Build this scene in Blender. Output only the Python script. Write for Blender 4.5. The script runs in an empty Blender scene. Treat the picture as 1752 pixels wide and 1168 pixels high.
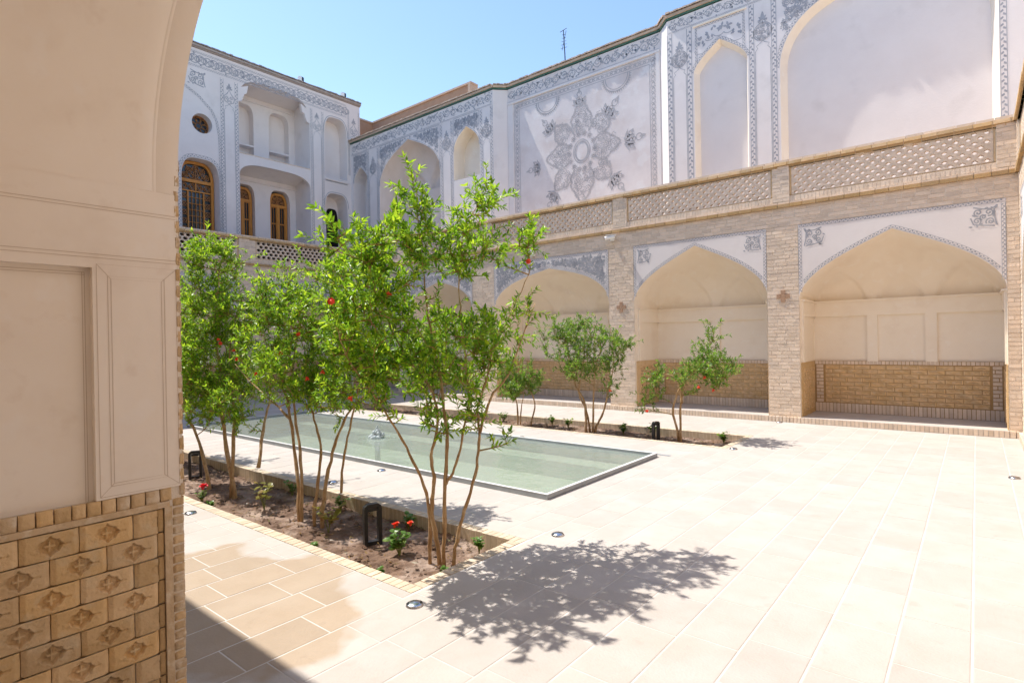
import bpy, math, random
import numpy as np
from mathutils import Vector, Matrix
random.seed(7)
scene = bpy.context.scene
COL = scene.collection
# ------------------------------------------------------------------ camera
cam = bpy.data.cameras.new('camera'); cam_o = bpy.data.objects.new('camera', cam); COL.objects.link(cam_o)
cam.sensor_width = 36; cam.lens = 972.65 / 1752 * 36; cam.clip_start = .02; cam.clip_end = 2000
AX = [(0.7742, 0.63269, -0.01789), (0.01294, 0.01244, 0.99984), (-0.63281, 0.77431, -0.00144)]
M = Matrix([(AX[0][i], AX[1][i], -AX[2][i]) for i in range(3)]).to_4x4(); M.translation = (0, 0, 1.7)
cam_o.matrix_world = M
scene.camera = cam_o
# ------------------------------------------------------------------ sky and sun
SUN = Vector((-.555, -.1, 1)).normalized()
world = bpy.data.worlds.new('World'); scene.world = world; world.use_nodes = True
wn = world.node_tree; bg = wn.nodes['Background']
sky = wn.nodes.new('ShaderNodeTexSky'); sky.sky_type = 'NISHITA'; sky.sun_disc = False
sky.sun_elevation = math.asin(SUN.z); sky.sun_rotation = math.atan2(SUN.x, SUN.y)
sky.air_density = 1.0; sky.dust_density = .3; sky.ozone_density = 2.2
wn.links.new(sky.outputs[0], bg.inputs[0]); bg.inputs[1].default_value = .098
sl = bpy.data.lights.new('sun', 'SUN'); sl.energy = 2.35; sl.angle = math.radians(.53); sl.color = (1, .95, .87)
so = bpy.data.objects.new('sun', sl); COL.objects.link(so); so.rotation_euler = SUN.to_track_quat('Z', 'Y').to_euler(); so.location = (-10, 0, 20)
vs = scene.view_settings; vs.view_transform = 'Standard'; vs.look = 'None'; vs.gamma = 1; vs.use_curve_mapping = False
vs.exposure = 1.5
try:
    scene.cycles.max_bounces = 9; scene.cycles.diffuse_bounces = 6; scene.cycles.transparent_max_bounces = 12
except Exception: pass

# ------------------------------------------------------------------ materials
def mat(name, col, col2=None, scale=4., rough=.85, bump=0., bscale=60., rnd=0., spec=.25, metal=0., stain=None, stretch=None, mix=.5):
    """procedural surface: two colours mixed by noise, per piece colour drift, fine bump, optional stain"""
    m = bpy.data.materials.new(name); m.use_nodes = True
    nt = m.node_tree; N = nt.nodes; L = nt.links; b = N['Principled BSDF']
    b.inputs['Roughness'].default_value = rough; b.inputs['Metallic'].default_value = metal
    b.inputs['Specular IOR Level'].default_value = spec
    geo = N.new('ShaderNodeNewGeometry')
    src = geo.outputs['Position']
    if stretch:
        mp = N.new('ShaderNodeMapping'); mp.inputs['Scale'].default_value = stretch; L.new(src, mp.inputs[0]); src = mp.outputs[0]
    c = None
    col2 = col2 or col
    nz = N.new('ShaderNodeTexNoise'); nz.inputs['Scale'].default_value = scale; nz.inputs['Detail'].default_value = 6; nz.inputs['Roughness'].default_value = .62
    L.new(src, nz.inputs['Vector'])
    mr = N.new('ShaderNodeMapRange'); mr.inputs[1].default_value = .32; mr.inputs[2].default_value = .68; L.new(nz.outputs[0], mr.inputs[0])
    mx = N.new('ShaderNodeMix'); mx.data_type = 'RGBA'; mx.inputs[6].default_value = (*col, 1); mx.inputs[7].default_value = (*col2, 1)
    L.new(mr.outputs[0], mx.inputs[0]); c = mx.outputs[2]
    if rnd:
        oi = N.new('ShaderNodeObjectInfo')
        ad = N.new('ShaderNodeMath'); ad.operation = 'ADD'; L.new(oi.outputs['Random'], ad.inputs[0]); L.new(geo.outputs['Random Per Island'], ad.inputs[1])
        fr = N.new('ShaderNodeMath'); fr.operation = 'FRACT'; L.new(ad.outputs[0], fr.inputs[0])
        r2 = N.new('ShaderNodeMapRange'); r2.inputs[3].default_value = 1 - rnd; r2.inputs[4].default_value = 1 + rnd; L.new(fr.outputs[0], r2.inputs[0])
        m7 = N.new('ShaderNodeMath'); m7.operation = 'MULTIPLY'; m7.inputs[1].default_value = 7.31; L.new(fr.outputs[0], m7.inputs[0])
        f7 = N.new('ShaderNodeMath'); f7.operation = 'FRACT'; L.new(m7.outputs[0], f7.inputs[0])
        r3 = N.new('ShaderNodeMapRange'); r3.inputs[3].default_value = 1 - rnd * .5; r3.inputs[4].default_value = 1 + rnd * .35; L.new(f7.outputs[0], r3.inputs[0])
        hs = N.new('ShaderNodeHueSaturation'); L.new(c, hs.inputs['Color']); L.new(r2.outputs[0], hs.inputs['Value']); L.new(r3.outputs[0], hs.inputs['Saturation'])
        c = hs.outputs[0]
    if stain:
        for (scol, sscale, lo, hi, amt) in stain:
            n2 = N.new('ShaderNodeTexNoise'); n2.inputs['Scale'].default_value = sscale; n2.inputs['Detail'].default_value = 5; L.new(geo.outputs['Position'], n2.inputs['Vector'])
            m2 = N.new('ShaderNodeMapRange'); m2.inputs[1].default_value = lo; m2.inputs[2].default_value = hi; m2.inputs[4].default_value = amt; L.new(n2.outputs[0], m2.inputs[0])
            x2 = N.new('ShaderNodeMix'); x2.data_type = 'RGBA'; x2.inputs[7].default_value = (*scol, 1); L.new(c, x2.inputs[6]); L.new(m2.outputs[0], x2.inputs[0]); c = x2.outputs[2]
    L.new(c, b.inputs['Base Color'])
    if bump:
        n3 = N.new('ShaderNodeTexNoise'); n3.inputs['Scale'].default_value = bscale; n3.inputs['Detail'].default_value = 5; L.new(src, n3.inputs['Vector'])
        bp = N.new('ShaderNodeBump'); bp.inputs['Strength'].default_value = bump; bp.inputs['Distance'].default_value = .01; L.new(n3.outputs[0], bp.inputs['Height']); L.new(bp.outputs[0], b.inputs['Normal'])
    return m

MT = {}
MT['cream'] = mat('cream_plaster', (.90, .81, .685), (.865, .76, .625), 1.3, .9, .1, 25, stain=[((.77, .65, .52), 2.1, .54, .72, .4), ((.91, .84, .74), 6, .6, .66, .4)])
MT['blush'] = mat('blush_plaster', (.79, .715, .665), (.74, .66, .60), 1.3, .9, .1, 25, stain=[((.66, .56, .49), 3.1, .56, .75, .4)])
MT['white'] = mat('white_plaster', (.81, .75, .715), (.76, .695, .66), 1.1, .88, .2, 30, stain=[((.64, .58, .54), 1.9, .58, .72, .4)])
MT['panel'] = mat('weathered_plaster', (.79, .725, .695), (.70, .625, .595), 1.7, .88, .3, 22, stain=[((.62, .52, .47), 1.1, .52, .68, .55), ((.80, .77, .75), 2.6, .58, .66, .5)])
MT['niche'] = mat('niche_plaster', (.89, .805, .715), (.85, .75, .65), 1.4, .9, .2, 9, stain=[((.74, .62, .51), 2.7, .54, .72, .45), ((.70, .56, .45), 9, .62, .72, .25), ((.88, .81, .74), 5, .60, .66, .5)])
MT['groove_shade'] = mat('groove_shade_plaster', (.58, .46, .36), (.64, .52, .41), 20, .95)  # darker plaster colour carries the shade of the grooves
MT['paint'] = mat('grey_stucco_paint', (.30, .305, .33), (.46, .455, .475), 7, .9)
MT['paint_soft'] = mat('faded_stucco_paint', (.39, .37, .375), (.56, .525, .515), 4, .9)
MT['brick'] = mat('pale_brick', (.77, .635, .505), (.69, .55, .42), 14, .92, .5, 90, rnd=.11, stain=[((.76, .66, .55), 6., .55, .72, .5)])
MT['mortar'] = mat('lime_mortar', (.82, .735, .635), (.75, .66, .56), 10, .95, .4, 80)
MT['ochre'] = mat('ochre_brick', (.70, .49, .27), (.60, .405, .205), 9, .9, .5, 70, rnd=.16, stain=[((.66, .52, .34), 13., .54, .7, .6)])
MT['ochre_light'] = mat('worn_ochre', (.66, .50, .33), (.56, .40, .24), 16, .92, .5, 70, stain=[((.74, .63, .49), 22., .5, .65, .7)])
MT['ochre_dark'] = mat('ochre_moulding', (.52, .345, .17), (.44, .28, .13), 9, .9, .4, 70, rnd=.12)
MT['mud'] = mat('mud_plaster', (.46, .30, .20), (.40, .25, .165), 3, .95, .4, 20)
MT['backing_dark'] = mat('dark_brown_backing', (.10, .075, .06), (.07, .05, .04), 3, .95)  # used only for the plate behind the hexagon lattice
MT['cap'] = mat('roof_edge_brick', (.60, .46, .35), (.50, .38, .29), 8, .92, .4, 60, rnd=.18)
MT['cap_grey'] = mat('grey_roof_edge', (.40, .34, .30), (.30, .26, .24), 12, .92, .4, 60, rnd=.22)
MT['tile_green'] = mat('glazed_green_tile', (.03, .13, .09), (.10, .19, .14), 20, .3, spec=.5)
MT['wood'] = mat('honey_wood', (.60, .26, .05), (.48, .19, .03), 6, .45, .2, 60, spec=.4, stretch=(6, 6, 1))
MT['wood_dark'] = mat('carved_wood', (.37, .17, .055), (.25, .11, .04), 12, .55)
MT['glass'] = mat('dark_glass', (.015, .018, .022), (.03, .028, .03), 3, .08, spec=.6)
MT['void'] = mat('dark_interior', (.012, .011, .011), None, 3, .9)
MT['steel'] = mat('grey_steel', (.33, .35, .37), (.27, .285, .305), 6, .5, .1, 50, spec=.5)
MT['stone_white'] = mat('white_marble', (.78, .77, .75), (.72, .71, .70), 5, .4, spec=.4)
MT['basin'] = mat('pool_floor', (.57, .61, .54), (.50, .545, .475), 2.2, .8, stain=[((.47, .48, .39), 4, .5, .7, .5)])
MT['black'] = mat('black_metal', (.012, .012, .014), (.02, .02, .022), 20, .38, spec=.45)
MT['chrome'] = mat('brushed_steel', (.62, .63, .65), (.5, .5, .53), 30, .25, metal=1.)
MT['whiteplastic'] = mat('white_plastic', (.8, .8, .79), None, 5, .4, spec=.4)
MT['soil'] = mat('garden_soil', (.24, .155, .11), (.11, .066, .045), 7, .97, 1., 45, stain=[((.42, .32, .26), 3.2, .5, .68, .75)])
MT['bark'] = mat('tan_bark', (.56, .38, .205), (.34, .195, .09), 11, .85, .9, 60, stretch=(3, 3, .8), stain=[((.62, .47, .3), 9, .55, .66, .7), ((.22, .13, .07), 14, .62, .72, .6)])
MT['twig'] = mat('twig_bark', (.40, .24, .11), (.26, .17, .06), 14, .85)
MT['petal'] = mat('red_petal', (.72, .03, .02), (.80, .10, .03), 40, .5)
MT['petal_pink'] = mat('rose_petal', (.75, .03, .07), (.85, .10, .13), 40, .5)
MT['stem_green'] = mat('green_stem', (.16, .22, .05), (.22, .2, .06), 20, .6)

def leaf_mat(name, c1, c2, c3):
    m = bpy.data.materials.new(name); m.use_nodes = True
    nt = m.node_tree; N = nt.nodes; L = nt.links; b = N['Principled BSDF']; out = N['Material Output']
    geo = N.new('ShaderNodeNewGeometry'); rp = N.new('ShaderNodeValToRGB')
    e = rp.color_ramp.elements; e[0].position = 0; e[0].color = (*c1, 1); e[1].position = 1; e[1].color = (*c3, 1)
    k = e.new(.5); k.color = (*c2, 1)
    L.new(geo.outputs['Random Per Island'], rp.inputs[0]); L.new(rp.outputs[0], b.inputs['Base Color'])
    b.inputs['Roughness'].default_value = .36; b.inputs['Specular IOR Level'].default_value = .45
    tr = N.new('ShaderNodeBsdfTranslucent'); hs = N.new('ShaderNodeHueSaturation'); hs.inputs['Value'].default_value = 1.6; hs.inputs['Hue'].default_value = .485
    L.new(rp.outputs[0], hs.inputs['Color']); L.new(hs.outputs[0], tr.inputs[0])
    ms = N.new('ShaderNodeMixShader'); ms.inputs[0].default_value = .5
    L.new(b.outputs[0], ms.inputs[1]); L.new(tr.outputs[0], ms.inputs[2]); L.new(ms.outputs[0], out.inputs[0])
    return m
MT['leaf'] = leaf_mat('pomegranate_leaf', (.065, .165, .010), (.17, .35, .015), (.37, .52, .027))
MT['leaf_far'] = leaf_mat('dull_pomegranate_leaf', (.05, .13, .02), (.115, .25, .028), (.23, .37, .04))
MT['leaf_bed'] = leaf_mat('bed_plant_leaf', (.09, .2, .03), (.14, .28, .05), (.22, .33, .08))
MT['leaf_yellow'] = leaf_mat('yellowing_leaf', (.3, .28, .04), (.24, .26, .05), (.32, .2, .05))

MT['leaf_dry'] = leaf_mat('dry_leaf', (.22, .13, .05), (.34, .22, .09), (.16, .16, .04))

# paving: bleached limestone with one patch that is still damp and tan
def paving_mat():
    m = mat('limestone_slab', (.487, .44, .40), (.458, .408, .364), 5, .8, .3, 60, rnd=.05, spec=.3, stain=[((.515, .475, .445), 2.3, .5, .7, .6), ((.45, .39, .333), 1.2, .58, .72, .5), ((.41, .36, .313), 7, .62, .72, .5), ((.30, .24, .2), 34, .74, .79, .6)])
    nt = m.node_tree; N = nt.nodes; L = nt.links; b = N['Principled BSDF']
    old = b.inputs['Base Color'].links[0].from_socket
    geo = N.new('ShaderNodeNewGeometry')
    nz = N.new('ShaderNodeTexNoise'); nz.inputs['Scale'].default_value = 1.9; nz.inputs['Detail'].default_value = 3; L.new(geo.outputs['Position'], nz.inputs['Vector'])
    sx = N.new('ShaderNodeSeparateXYZ'); L.new(geo.outputs['Position'], sx.inputs[0])
    def ma(op, a, c=None):
        n = N.new('ShaderNodeMath'); n.operation = op
        for i, s in enumerate((a, c)):
            if s is None: continue
            if isinstance(s, (int, float)): n.inputs[i].default_value = s
            else: L.new(s, n.inputs[i])
        return n.outputs[0]
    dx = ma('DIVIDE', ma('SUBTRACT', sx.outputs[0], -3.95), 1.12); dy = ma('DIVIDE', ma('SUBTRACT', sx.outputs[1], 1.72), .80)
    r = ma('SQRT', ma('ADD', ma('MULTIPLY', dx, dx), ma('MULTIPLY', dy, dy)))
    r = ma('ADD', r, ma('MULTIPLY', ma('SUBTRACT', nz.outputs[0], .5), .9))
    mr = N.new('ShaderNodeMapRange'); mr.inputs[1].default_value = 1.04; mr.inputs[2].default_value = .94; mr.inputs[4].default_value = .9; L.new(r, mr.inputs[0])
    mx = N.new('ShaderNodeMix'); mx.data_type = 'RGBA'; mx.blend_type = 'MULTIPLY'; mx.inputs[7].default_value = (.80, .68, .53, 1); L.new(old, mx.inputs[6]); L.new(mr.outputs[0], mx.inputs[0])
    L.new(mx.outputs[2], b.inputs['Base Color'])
    return m
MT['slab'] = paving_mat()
MT['joint'] = mat('white_joint_mortar', (.62, .58, .54), (.52, .47, .42), 3, .95)
MT['edge_brick'] = mat('edging_brick', (.62, .52, .40), (.54, .43, .31), 14, .92, .4, 90, rnd=.13)

def water_mat():
    m = bpy.data.materials.new('pool_water'); m.use_nodes = True
    nt = m.node_tree; N = nt.nodes; L = nt.links; out = N['Material Output']; N.remove(N['Principled BSDF'])
    tr = N.new('ShaderNodeBsdfTransparent'); tr.inputs[0].default_value = (.76, .82, .73, 1)
    gl = N.new('ShaderNodeBsdfGlossy'); gl.inputs[1].default_value = .03
    df = N.new('ShaderNodeBsdfDiffuse'); df.inputs[0].default_value = (.49, .54, .485, 1)
    m0 = N.new('ShaderNodeMixShader'); m0.inputs[0].default_value = .42; L.new(tr.outputs[0], m0.inputs[1]); L.new(df.outputs[0], m0.inputs[2])
    fr = N.new('ShaderNodeFresnel'); fr.inputs[0].default_value = 1.33
    geo = N.new('ShaderNodeNewGeometry'); nz = N.new('ShaderNodeTexNoise'); nz.inputs['Scale'].default_value = 5.; nz.inputs['Detail'].default_value = 3; L.new(geo.outputs['Position'], nz.inputs['Vector'])
    bp = N.new('ShaderNodeBump'); bp.inputs['Strength'].default_value = .4; bp.inputs['Distance'].default_value = .03; L.new(nz.outputs[0], bp.inputs['Height'])
    for x in (gl, fr): L.new(bp.outputs[0], x.inputs['Normal'])
    ms = N.new('ShaderNodeMixShader'); L.new(fr.outputs[0], ms.inputs[0]); L.new(m0.outputs[0], ms.inputs[1]); L.new(gl.outputs[0], ms.inputs[2]); L.new(ms.outputs[0], out.inputs[0])
    return m
MT['water'] = water_mat()
MT['foam'] = mat('white_water', (.62, .66, .66), (.36, .42, .43), 45, .5, .8, 60, spec=.5)

# ------------------------------------------------------------------ mesh helpers
class MB:
    """collects faces in a facade's own frame: u along the wall, w into the wall, z up"""
    def __init__(s): s.v = []; s.f = []
    def face(s, pts):
        n = len(s.v); s.v.extend(pts); s.f.append(tuple(range(n, n + len(pts))))
    def box(s, u0, u1, w0, w1, z0, z1, back=True):
        n = len(s.v)
        s.v += [(u0, w0, z0), (u1, w0, z0), (u1, w1, z0), (u0, w1, z0), (u0, w0, z1), (u1, w0, z1), (u1, w1, z1), (u0, w1, z1)]
        F = [(0, 1, 5, 4), (1, 2, 6, 5), (3, 0, 4, 7), (4, 5, 6, 7), (0, 3, 2, 1)]
        if back: F.append((2, 3, 7, 6))
        s.f += [tuple(n + i for i in q) for q in F]
    def rect(s, u0, u1, z0, z1, w): s.face([(u0, w, z0), (u1, w, z0), (u1, w, z1), (u0, w, z1)])
    def poly(s, pts, w): s.face([(p[0], w, p[1]) for p in pts])
    def prism(s, pts, w0, w1):
        s.poly(pts, w0); k = len(pts)
        for i in range(k):
            a, b = pts[i], pts[(i + 1) % k]
            s.face([(a[0], w0, a[1]), (b[0], w0, b[1]), (b[0], w1, b[1]), (a[0], w1, a[1])])
    def rib(s, pts, hw, w, closed=False):
        k = len(pts)
        if k < 2: return
        n = len(s.v)
        for i in range(k):
            a = pts[i - 1] if (i > 0 or closed) else pts[i]; b = pts[(i + 1) % k] if (i < k - 1 or closed) else pts[i]
            dx, dz = b[0] - a[0], b[1] - a[1]; l = math.hypot(dx, dz) or 1
            nx, nz = -dz / l * hw, dx / l * hw
            s.v += [(pts[i][0] + nx, w, pts[i][1] + nz), (pts[i][0] - nx, w, pts[i][1] - nz)]
        for i in range(k if closed else k - 1):
            j = (i + 1) % k
            s.f.append((n + 2 * i, n + 2 * i + 1, n + 2 * j + 1, n + 2 * j))
    def solidrib(s, pts, hw, w0, w1, closed=False):
        k = len(pts); n = len(s.v)
        for i in range(k):
            a = pts[i - 1] if (i > 0 or closed) else pts[i]; b = pts[(i + 1) % k] if (i < k - 1 or closed) else pts[i]
            dx, dz = b[0] - a[0], b[1] - a[1]; l = math.hypot(dx, dz) or 1
            nx, nz = -dz / l * hw, dx / l * hw
            x, z = pts[i]
            s.v += [(x + nx, w0, z + nz), (x - nx, w0, z - nz), (x - nx, w1, z - nz), (x + nx, w1, z + nz)]
        for i in range(k if closed else k - 1):
            j = (i + 1) % k
            for q in range(4):
                q2 = (q + 1) % 4
                s.f.append((n + 4 * i + q, n + 4 * i + q2, n + 4 * j + q2, n + 4 * j + q))
    def grid(s, P):
        R, Cn = len(P), len(P[0]); n = len(s.v)
        for r in P: s.v.extend(r)
        for i in range(R - 1):
            for j in range(Cn - 1):
                s.f.append((n + i * Cn + j, n + i * Cn + j + 1, n + (i + 1) * Cn + j + 1, n + (i + 1) * Cn + j))
    def tube(s, pts, radii, sides=7, cap=True):
        n = len(s.v); k = len(pts); up = None
        for i in range(k):
            a = Vector(pts[max(0, i - 1)]); b = Vector(pts[min(k - 1, i + 1)]); d = (b - a)
            d = d.normalized() if d.length > 1e-9 else Vector((0, 0, 1))
            if up is None: up = Vector((1, 0, 0)) if abs(d.x) < .8 else Vector((0, 1, 0))
            x = (up - d * up.dot(d)).normalized(); y = d.cross(x); up = x
            for q in range(sides):
                t = q * 2 * math.pi / sides; c, sn = math.cos(t) * radii[i], math.sin(t) * radii[i]
                s.v.append((pts[i][0] + x.x * c + y.x * sn, pts[i][1] + x.y * c + y.y * sn, pts[i][2] + x.z * c + y.z * sn))
        for i in range(k - 1):
            for q in range(sides):
                q2 = (q + 1) % sides
                s.f.append((n + i * sides + q, n + i * sides + q2, n + (i + 1) * sides + q2, n + (i + 1) * sides + q))
        if cap:
            s.f.append(tuple(n + q for q in range(sides))[::-1]); s.f.append(tuple(n + (k - 1) * sides + q for q in range(sides)))
    def lathe(s, prof, c, n=16):
        P = []
        for j in range(n + 1):
            t = 2 * math.pi * j / n
            P.append([(c[0] + r * math.cos(t), c[1] + r * math.sin(t), c[2] + z) for r, z in prof])
        s.grid(P)
    def mesh(s, name, m, smooth=False):
        me = bpy.data.meshes.new(name); me.from_pydata(s.v, [], s.f)
        if m: me.materials.append(MT[m] if isinstance(m, str) else m)
        if smooth: me.polygons.foreach_set('use_smooth', [True] * len(me.polygons))
        me.update(); return me
    def build(s, name, m, parent=None, world=False, smooth=False, kind=None):
        if world and parent is not None:
            im = PM[parent.name].inverted(); s.v = [tuple(im @ Vector(p)) for p in s.v]
        o = bpy.data.objects.new(name, s.mesh(name, m, smooth)); COL.objects.link(o)
        if parent is not None: o.parent = parent
        if kind: o['kind'] = kind
        return o
PM = {}
def empty(name, loc, rz=0, label=None, cat=None, group=None):
    o = bpy.data.objects.new(name, None); COL.objects.link(o); o.empty_display_size = .2
    m = Matrix.Translation(loc) @ Matrix.Rotation(rz, 4, 'Z'); o.matrix_world = m; PM[o.name] = m
    tag(o, label, cat, group); return o
def tag(o, label=None, cat=None, group=None, kind=None):
    if label: o['label'] = label
    if cat: o['category'] = cat
    if group: o['group'] = group
    if kind: o['kind'] = kind
    return o
def inst(name, me, parent, m):
    o = bpy.data.objects.new(name, me); COL.objects.link(o)
    if parent is not None: o.parent = parent
    o.matrix_basis = m; return o
def unit_brick():
    mb = MB(); b = .04
    mb.box(-.5, .5, 0, 1, -.5, .5, back=False); return mb
_bm = {}
def brick_mesh(mt):
    if mt not in _bm: _bm[mt] = unit_brick().mesh('brick', mt)
    return _bm[mt]
def scale_m(u, w, z, lu, dw, lz, tilt=0):
    return Matrix.Translation((u, w, z)) @ Matrix.Rotation(tilt, 4, 'Z') @ Matrix.Diagonal((lu, dw, lz, 1))
class Bricks:
    """brick faces of one building: the ones that show largest become objects, the rest one mesh"""
    def __init__(s): s.L = []
    def add(s, u, w, z, lu, lz, dw=.03, mt='brick', ax='u'): s.L.append((u, w, z, lu, lz, dw, mt, ax))
    def courses(s, u0, u1, z0, z1, w, bl=.2, bh=.057, j=.0135, mt='brick', dw=.03, ax='u'):
        n = max(1, round((z1 - z0) / (bh + j))); h = (z1 - z0) / n
        for i in range(n):
            z = z0 + (i + .5) * h; u = u0 - (random.uniform(.25, .6) * bl if i % 2 else 0)
            while u < u1 - 1e-4:
                L = bl * random.uniform(.82, 1.12)
                a, b = max(u, u0), min(u + L, u1)
                if u1 - b < .035: b = u1
                if b - a > .02: s.add((a + b) / 2, w + random.uniform(-.0025, .0025), z, b - a - j, h - j, dw, mt, ax)
                u = (u + L) if b < u1 else u1
    def soldiers(s, u0, u1, z0, z1, w, bw=.055, j=.01, mt='brick', dw=.03, ax='u'):
        n = max(1, round((u1 - u0) / (bw + j))); h = (u1 - u0) / n
        for i in range(n): s.add(u0 + (i + .5) * h, w + random.uniform(-.002, .002), (z0 + z1) / 2, h - j, z1 - z0 - .006, dw, mt, ax)
    def finish(s, parent, nobj=300, loc=lambda p: p):
        m = PM[parent.name]; cp = Vector((0, 0, 1.7)); fw = Vector(AX[2]); rt = Vector(AX[0])
        sc = []
        for i, b in enumerate(s.L):
            p = m @ Vector(b[:3]); d = p - cp; dz = d.dot(fw)
            vis = dz > .3 and abs(d.dot(rt) / max(dz, .01)) < .92 and b[5] > 0 and d.dot(rt) / max(dz, .01) > -.05
            sc.append((b[3] * b[4] / d.length_squared if vis else 0, i))
        top = set(i for q, i in sorted(sc, reverse=True)[:nobj] if q > 0)
        rest = {}
        for i, (u, w, z, lu, lz, dw, mt, ax) in enumerate(s.L):
            if i in top:
                M4 = Matrix.Translation((u, w, z)) @ (Matrix.Rotation(math.pi / 2, 4, 'Z') if ax == 'w' else Matrix.Rotation(random.uniform(-.004, .004), 4, 'Y')) @ Matrix.Diagonal((lu, dw, lz, 1))
                inst('brick', brick_mesh(mt), parent, M4)
            else:
                mb = rest.setdefault(mt, MB())
                if ax == 'u': mb.box(u - lu / 2, u + lu / 2, w, w + dw, z - lz / 2, z + lz / 2, back=False)
                else: mb.box(u - dw, u, w - lu / 2, w + lu / 2, z - lz / 2, z + lz / 2)
        for mt, mb in rest.items(): mb.build('brick_courses', mt, parent, kind='stuff')

# ------------------------------------------------------------------ arches and walls
def arch(u0, u1, zs, za, al=.6, n=14, uc=None):
    uc = (u0 + u1) / 2 if uc is None else uc
    out = []
    for sgn, ue in ((-1, u0), (1, u1)):
        half = abs(ue - uc); q = []
        for i in range(n + 1):
            t = math.sin(i / n * math.pi / 2)     # 0 apex .. 1 spring
            g = al * (1 - t) + (1 - al) * math.sqrt(max(0, 1 - t ** 4))
            q.append((uc + sgn * half * t, zs + (za - zs) * g))
        out.append(q)
    return out[0][::-1] + out[1][1:]
def round_arch(u0, u1, zs, za, n=10): return arch(u0, u1, zs, za, 0.0, n)
def wall_face(mb, u0, u1, z0, z1, ops, w=0.):
    p = u0
    for op in sorted(ops, key=lambda o: o['u0']):
        if op['u0'] - p > 1e-4: mb.rect(p, op['u0'], z0, z1, w)
        if op['z0'] > z0 + 1e-4: mb.rect(op['u0'], op['u1'], z0, op['z0'], w)
        P = op['pts']
        for a, b in zip(P[:-1], P[1:]): mb.face([(a[0], w, a[1]), (b[0], w, b[1]), (b[0], w, z1), (a[0], w, z1)])
        p = op['u1']
    if u1 - p > 1e-4: mb.rect(p, u1, z0, z1, w)
def reveal(mb, op, w0, w1, sill=True):
    path = [(op['u0'], op['z0'])] + op['pts'] + [(op['u1'], op['z0'])]
    for a, b in zip(path[:-1], path[1:]): mb.face([(a[0], w0, a[1]), (b[0], w0, b[1]), (b[0], w1, b[1]), (a[0], w1, a[1])])
    if sill: mb.face([(op['u0'], w0, op['z0']), (op['u1'], w0, op['z0']), (op['u1'], w1, op['z0']), (op['u0'], w1, op['z0'])])
def OP(u0, u1, z0, pts): return dict(u0=u0, u1=u1, z0=z0, pts=pts)
def offset_path(P, d):
    out = []
    for i in range(len(P)):
        a = P[max(0, i - 1)]; b = P[min(len(P) - 1, i + 1)]; dx, dz = b[0] - a[0], b[1] - a[1]; l = math.hypot(dx, dz) or 1
        out.append((P[i][0] - dz / l * d, P[i][1] + dx / l * d))
    return out

# ------------------------------------------------------------------ painted ornament (flat shapes a few mm proud of the plaster)
def resample(P, st):
    out = [P[0]]; acc = 0
    for a, b in zip(P[:-1], P[1:]):
        L = math.hypot(b[0] - a[0], b[1] - a[1])
        if L < 1e-6: continue
        d = st - acc
        while d <= L:
            out.append((a[0] + (b[0] - a[0]) * d / L, a[1] + (b[1] - a[1]) * d / L)); d += st
        acc = (acc + L) % st if d - st <= L else acc
        acc = L - (d - st)
    return out
def chain(mb, P, wd, w, lines=True):
    """woven border strip along a path"""
    if lines:
        for sg in (-1, 1): mb.rib(offset_path(P, sg * wd * .46), wd * .055, w)
    R = resample(P, wd * .62)
    for i in range(len(R) - 1):
        a, b = R[i], R[i + 1]; dx, dz = b[0] - a[0], b[1] - a[1]; l = math.hypot(dx, dz) or 1
        tx, tz = dx / l, dz / l; nx, nz = -tz, tx; sg = 1 if i % 2 else -1
        k = l
        def q(s, t): return (a[0] + tx * k * s + nx * wd * t * sg, a[1] + tz * k * s + nz * wd * t * sg)
        mb.poly([q(.02, .36), q(.62, .38), q(1.0, .0), q(.4, -.05)], w)
def spiral(mb, c, r, turns, ph, dr, w, hw, n=None):
    n = n or int(10 * turns) + 4; P = []
    for i in range(n):
        t = i / (n - 1); rr = r * (1 - .86 * t); a = ph + dr * t * turns * 2 * math.pi
        P.append((c[0] + rr * math.cos(a), c[1] + rr * math.sin(a)))
    mb.rib(P, hw, w); return P
def leafp(mb, c, L, W, a, w):
    ca, sa = math.cos(a), math.sin(a)
    mb.poly([(c[0] + ca * x - sa * y, c[1] + sa * x + ca * y) for x, y in ((0, 0), (L * .35, W * .5), (L * .7, W * .35), (L, 0), (L * .7, -W * .35), (L * .35, -W * .5))], w)
def ring(mb, c, r, hw, w, n=20, rz=None):
    rz = rz or r; mb.rib([(c[0] + r * math.cos(2 * math.pi * i / n), c[1] + rz * math.sin(2 * math.pi * i / n)) for i in range(n)], hw, w, True)
def disc(mb, c, r, w, n=8): mb.poly([(c[0] + r * math.cos(2 * math.pi * i / n), c[1] + r * math.sin(2 * math.pi * i / n)) for i in range(n)], w)
def rosette(mb, c, r, w, k=6, hw=.012):
    ring(mb, c, r * .32, hw, w, 10)
    for i in range(k):
        a = 2 * math.pi * i / k; ring(mb, (c[0] + r * .66 * math.cos(a), c[1] + r * .66 * math.sin(a)), r * .3, hw, w, 8)
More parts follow.
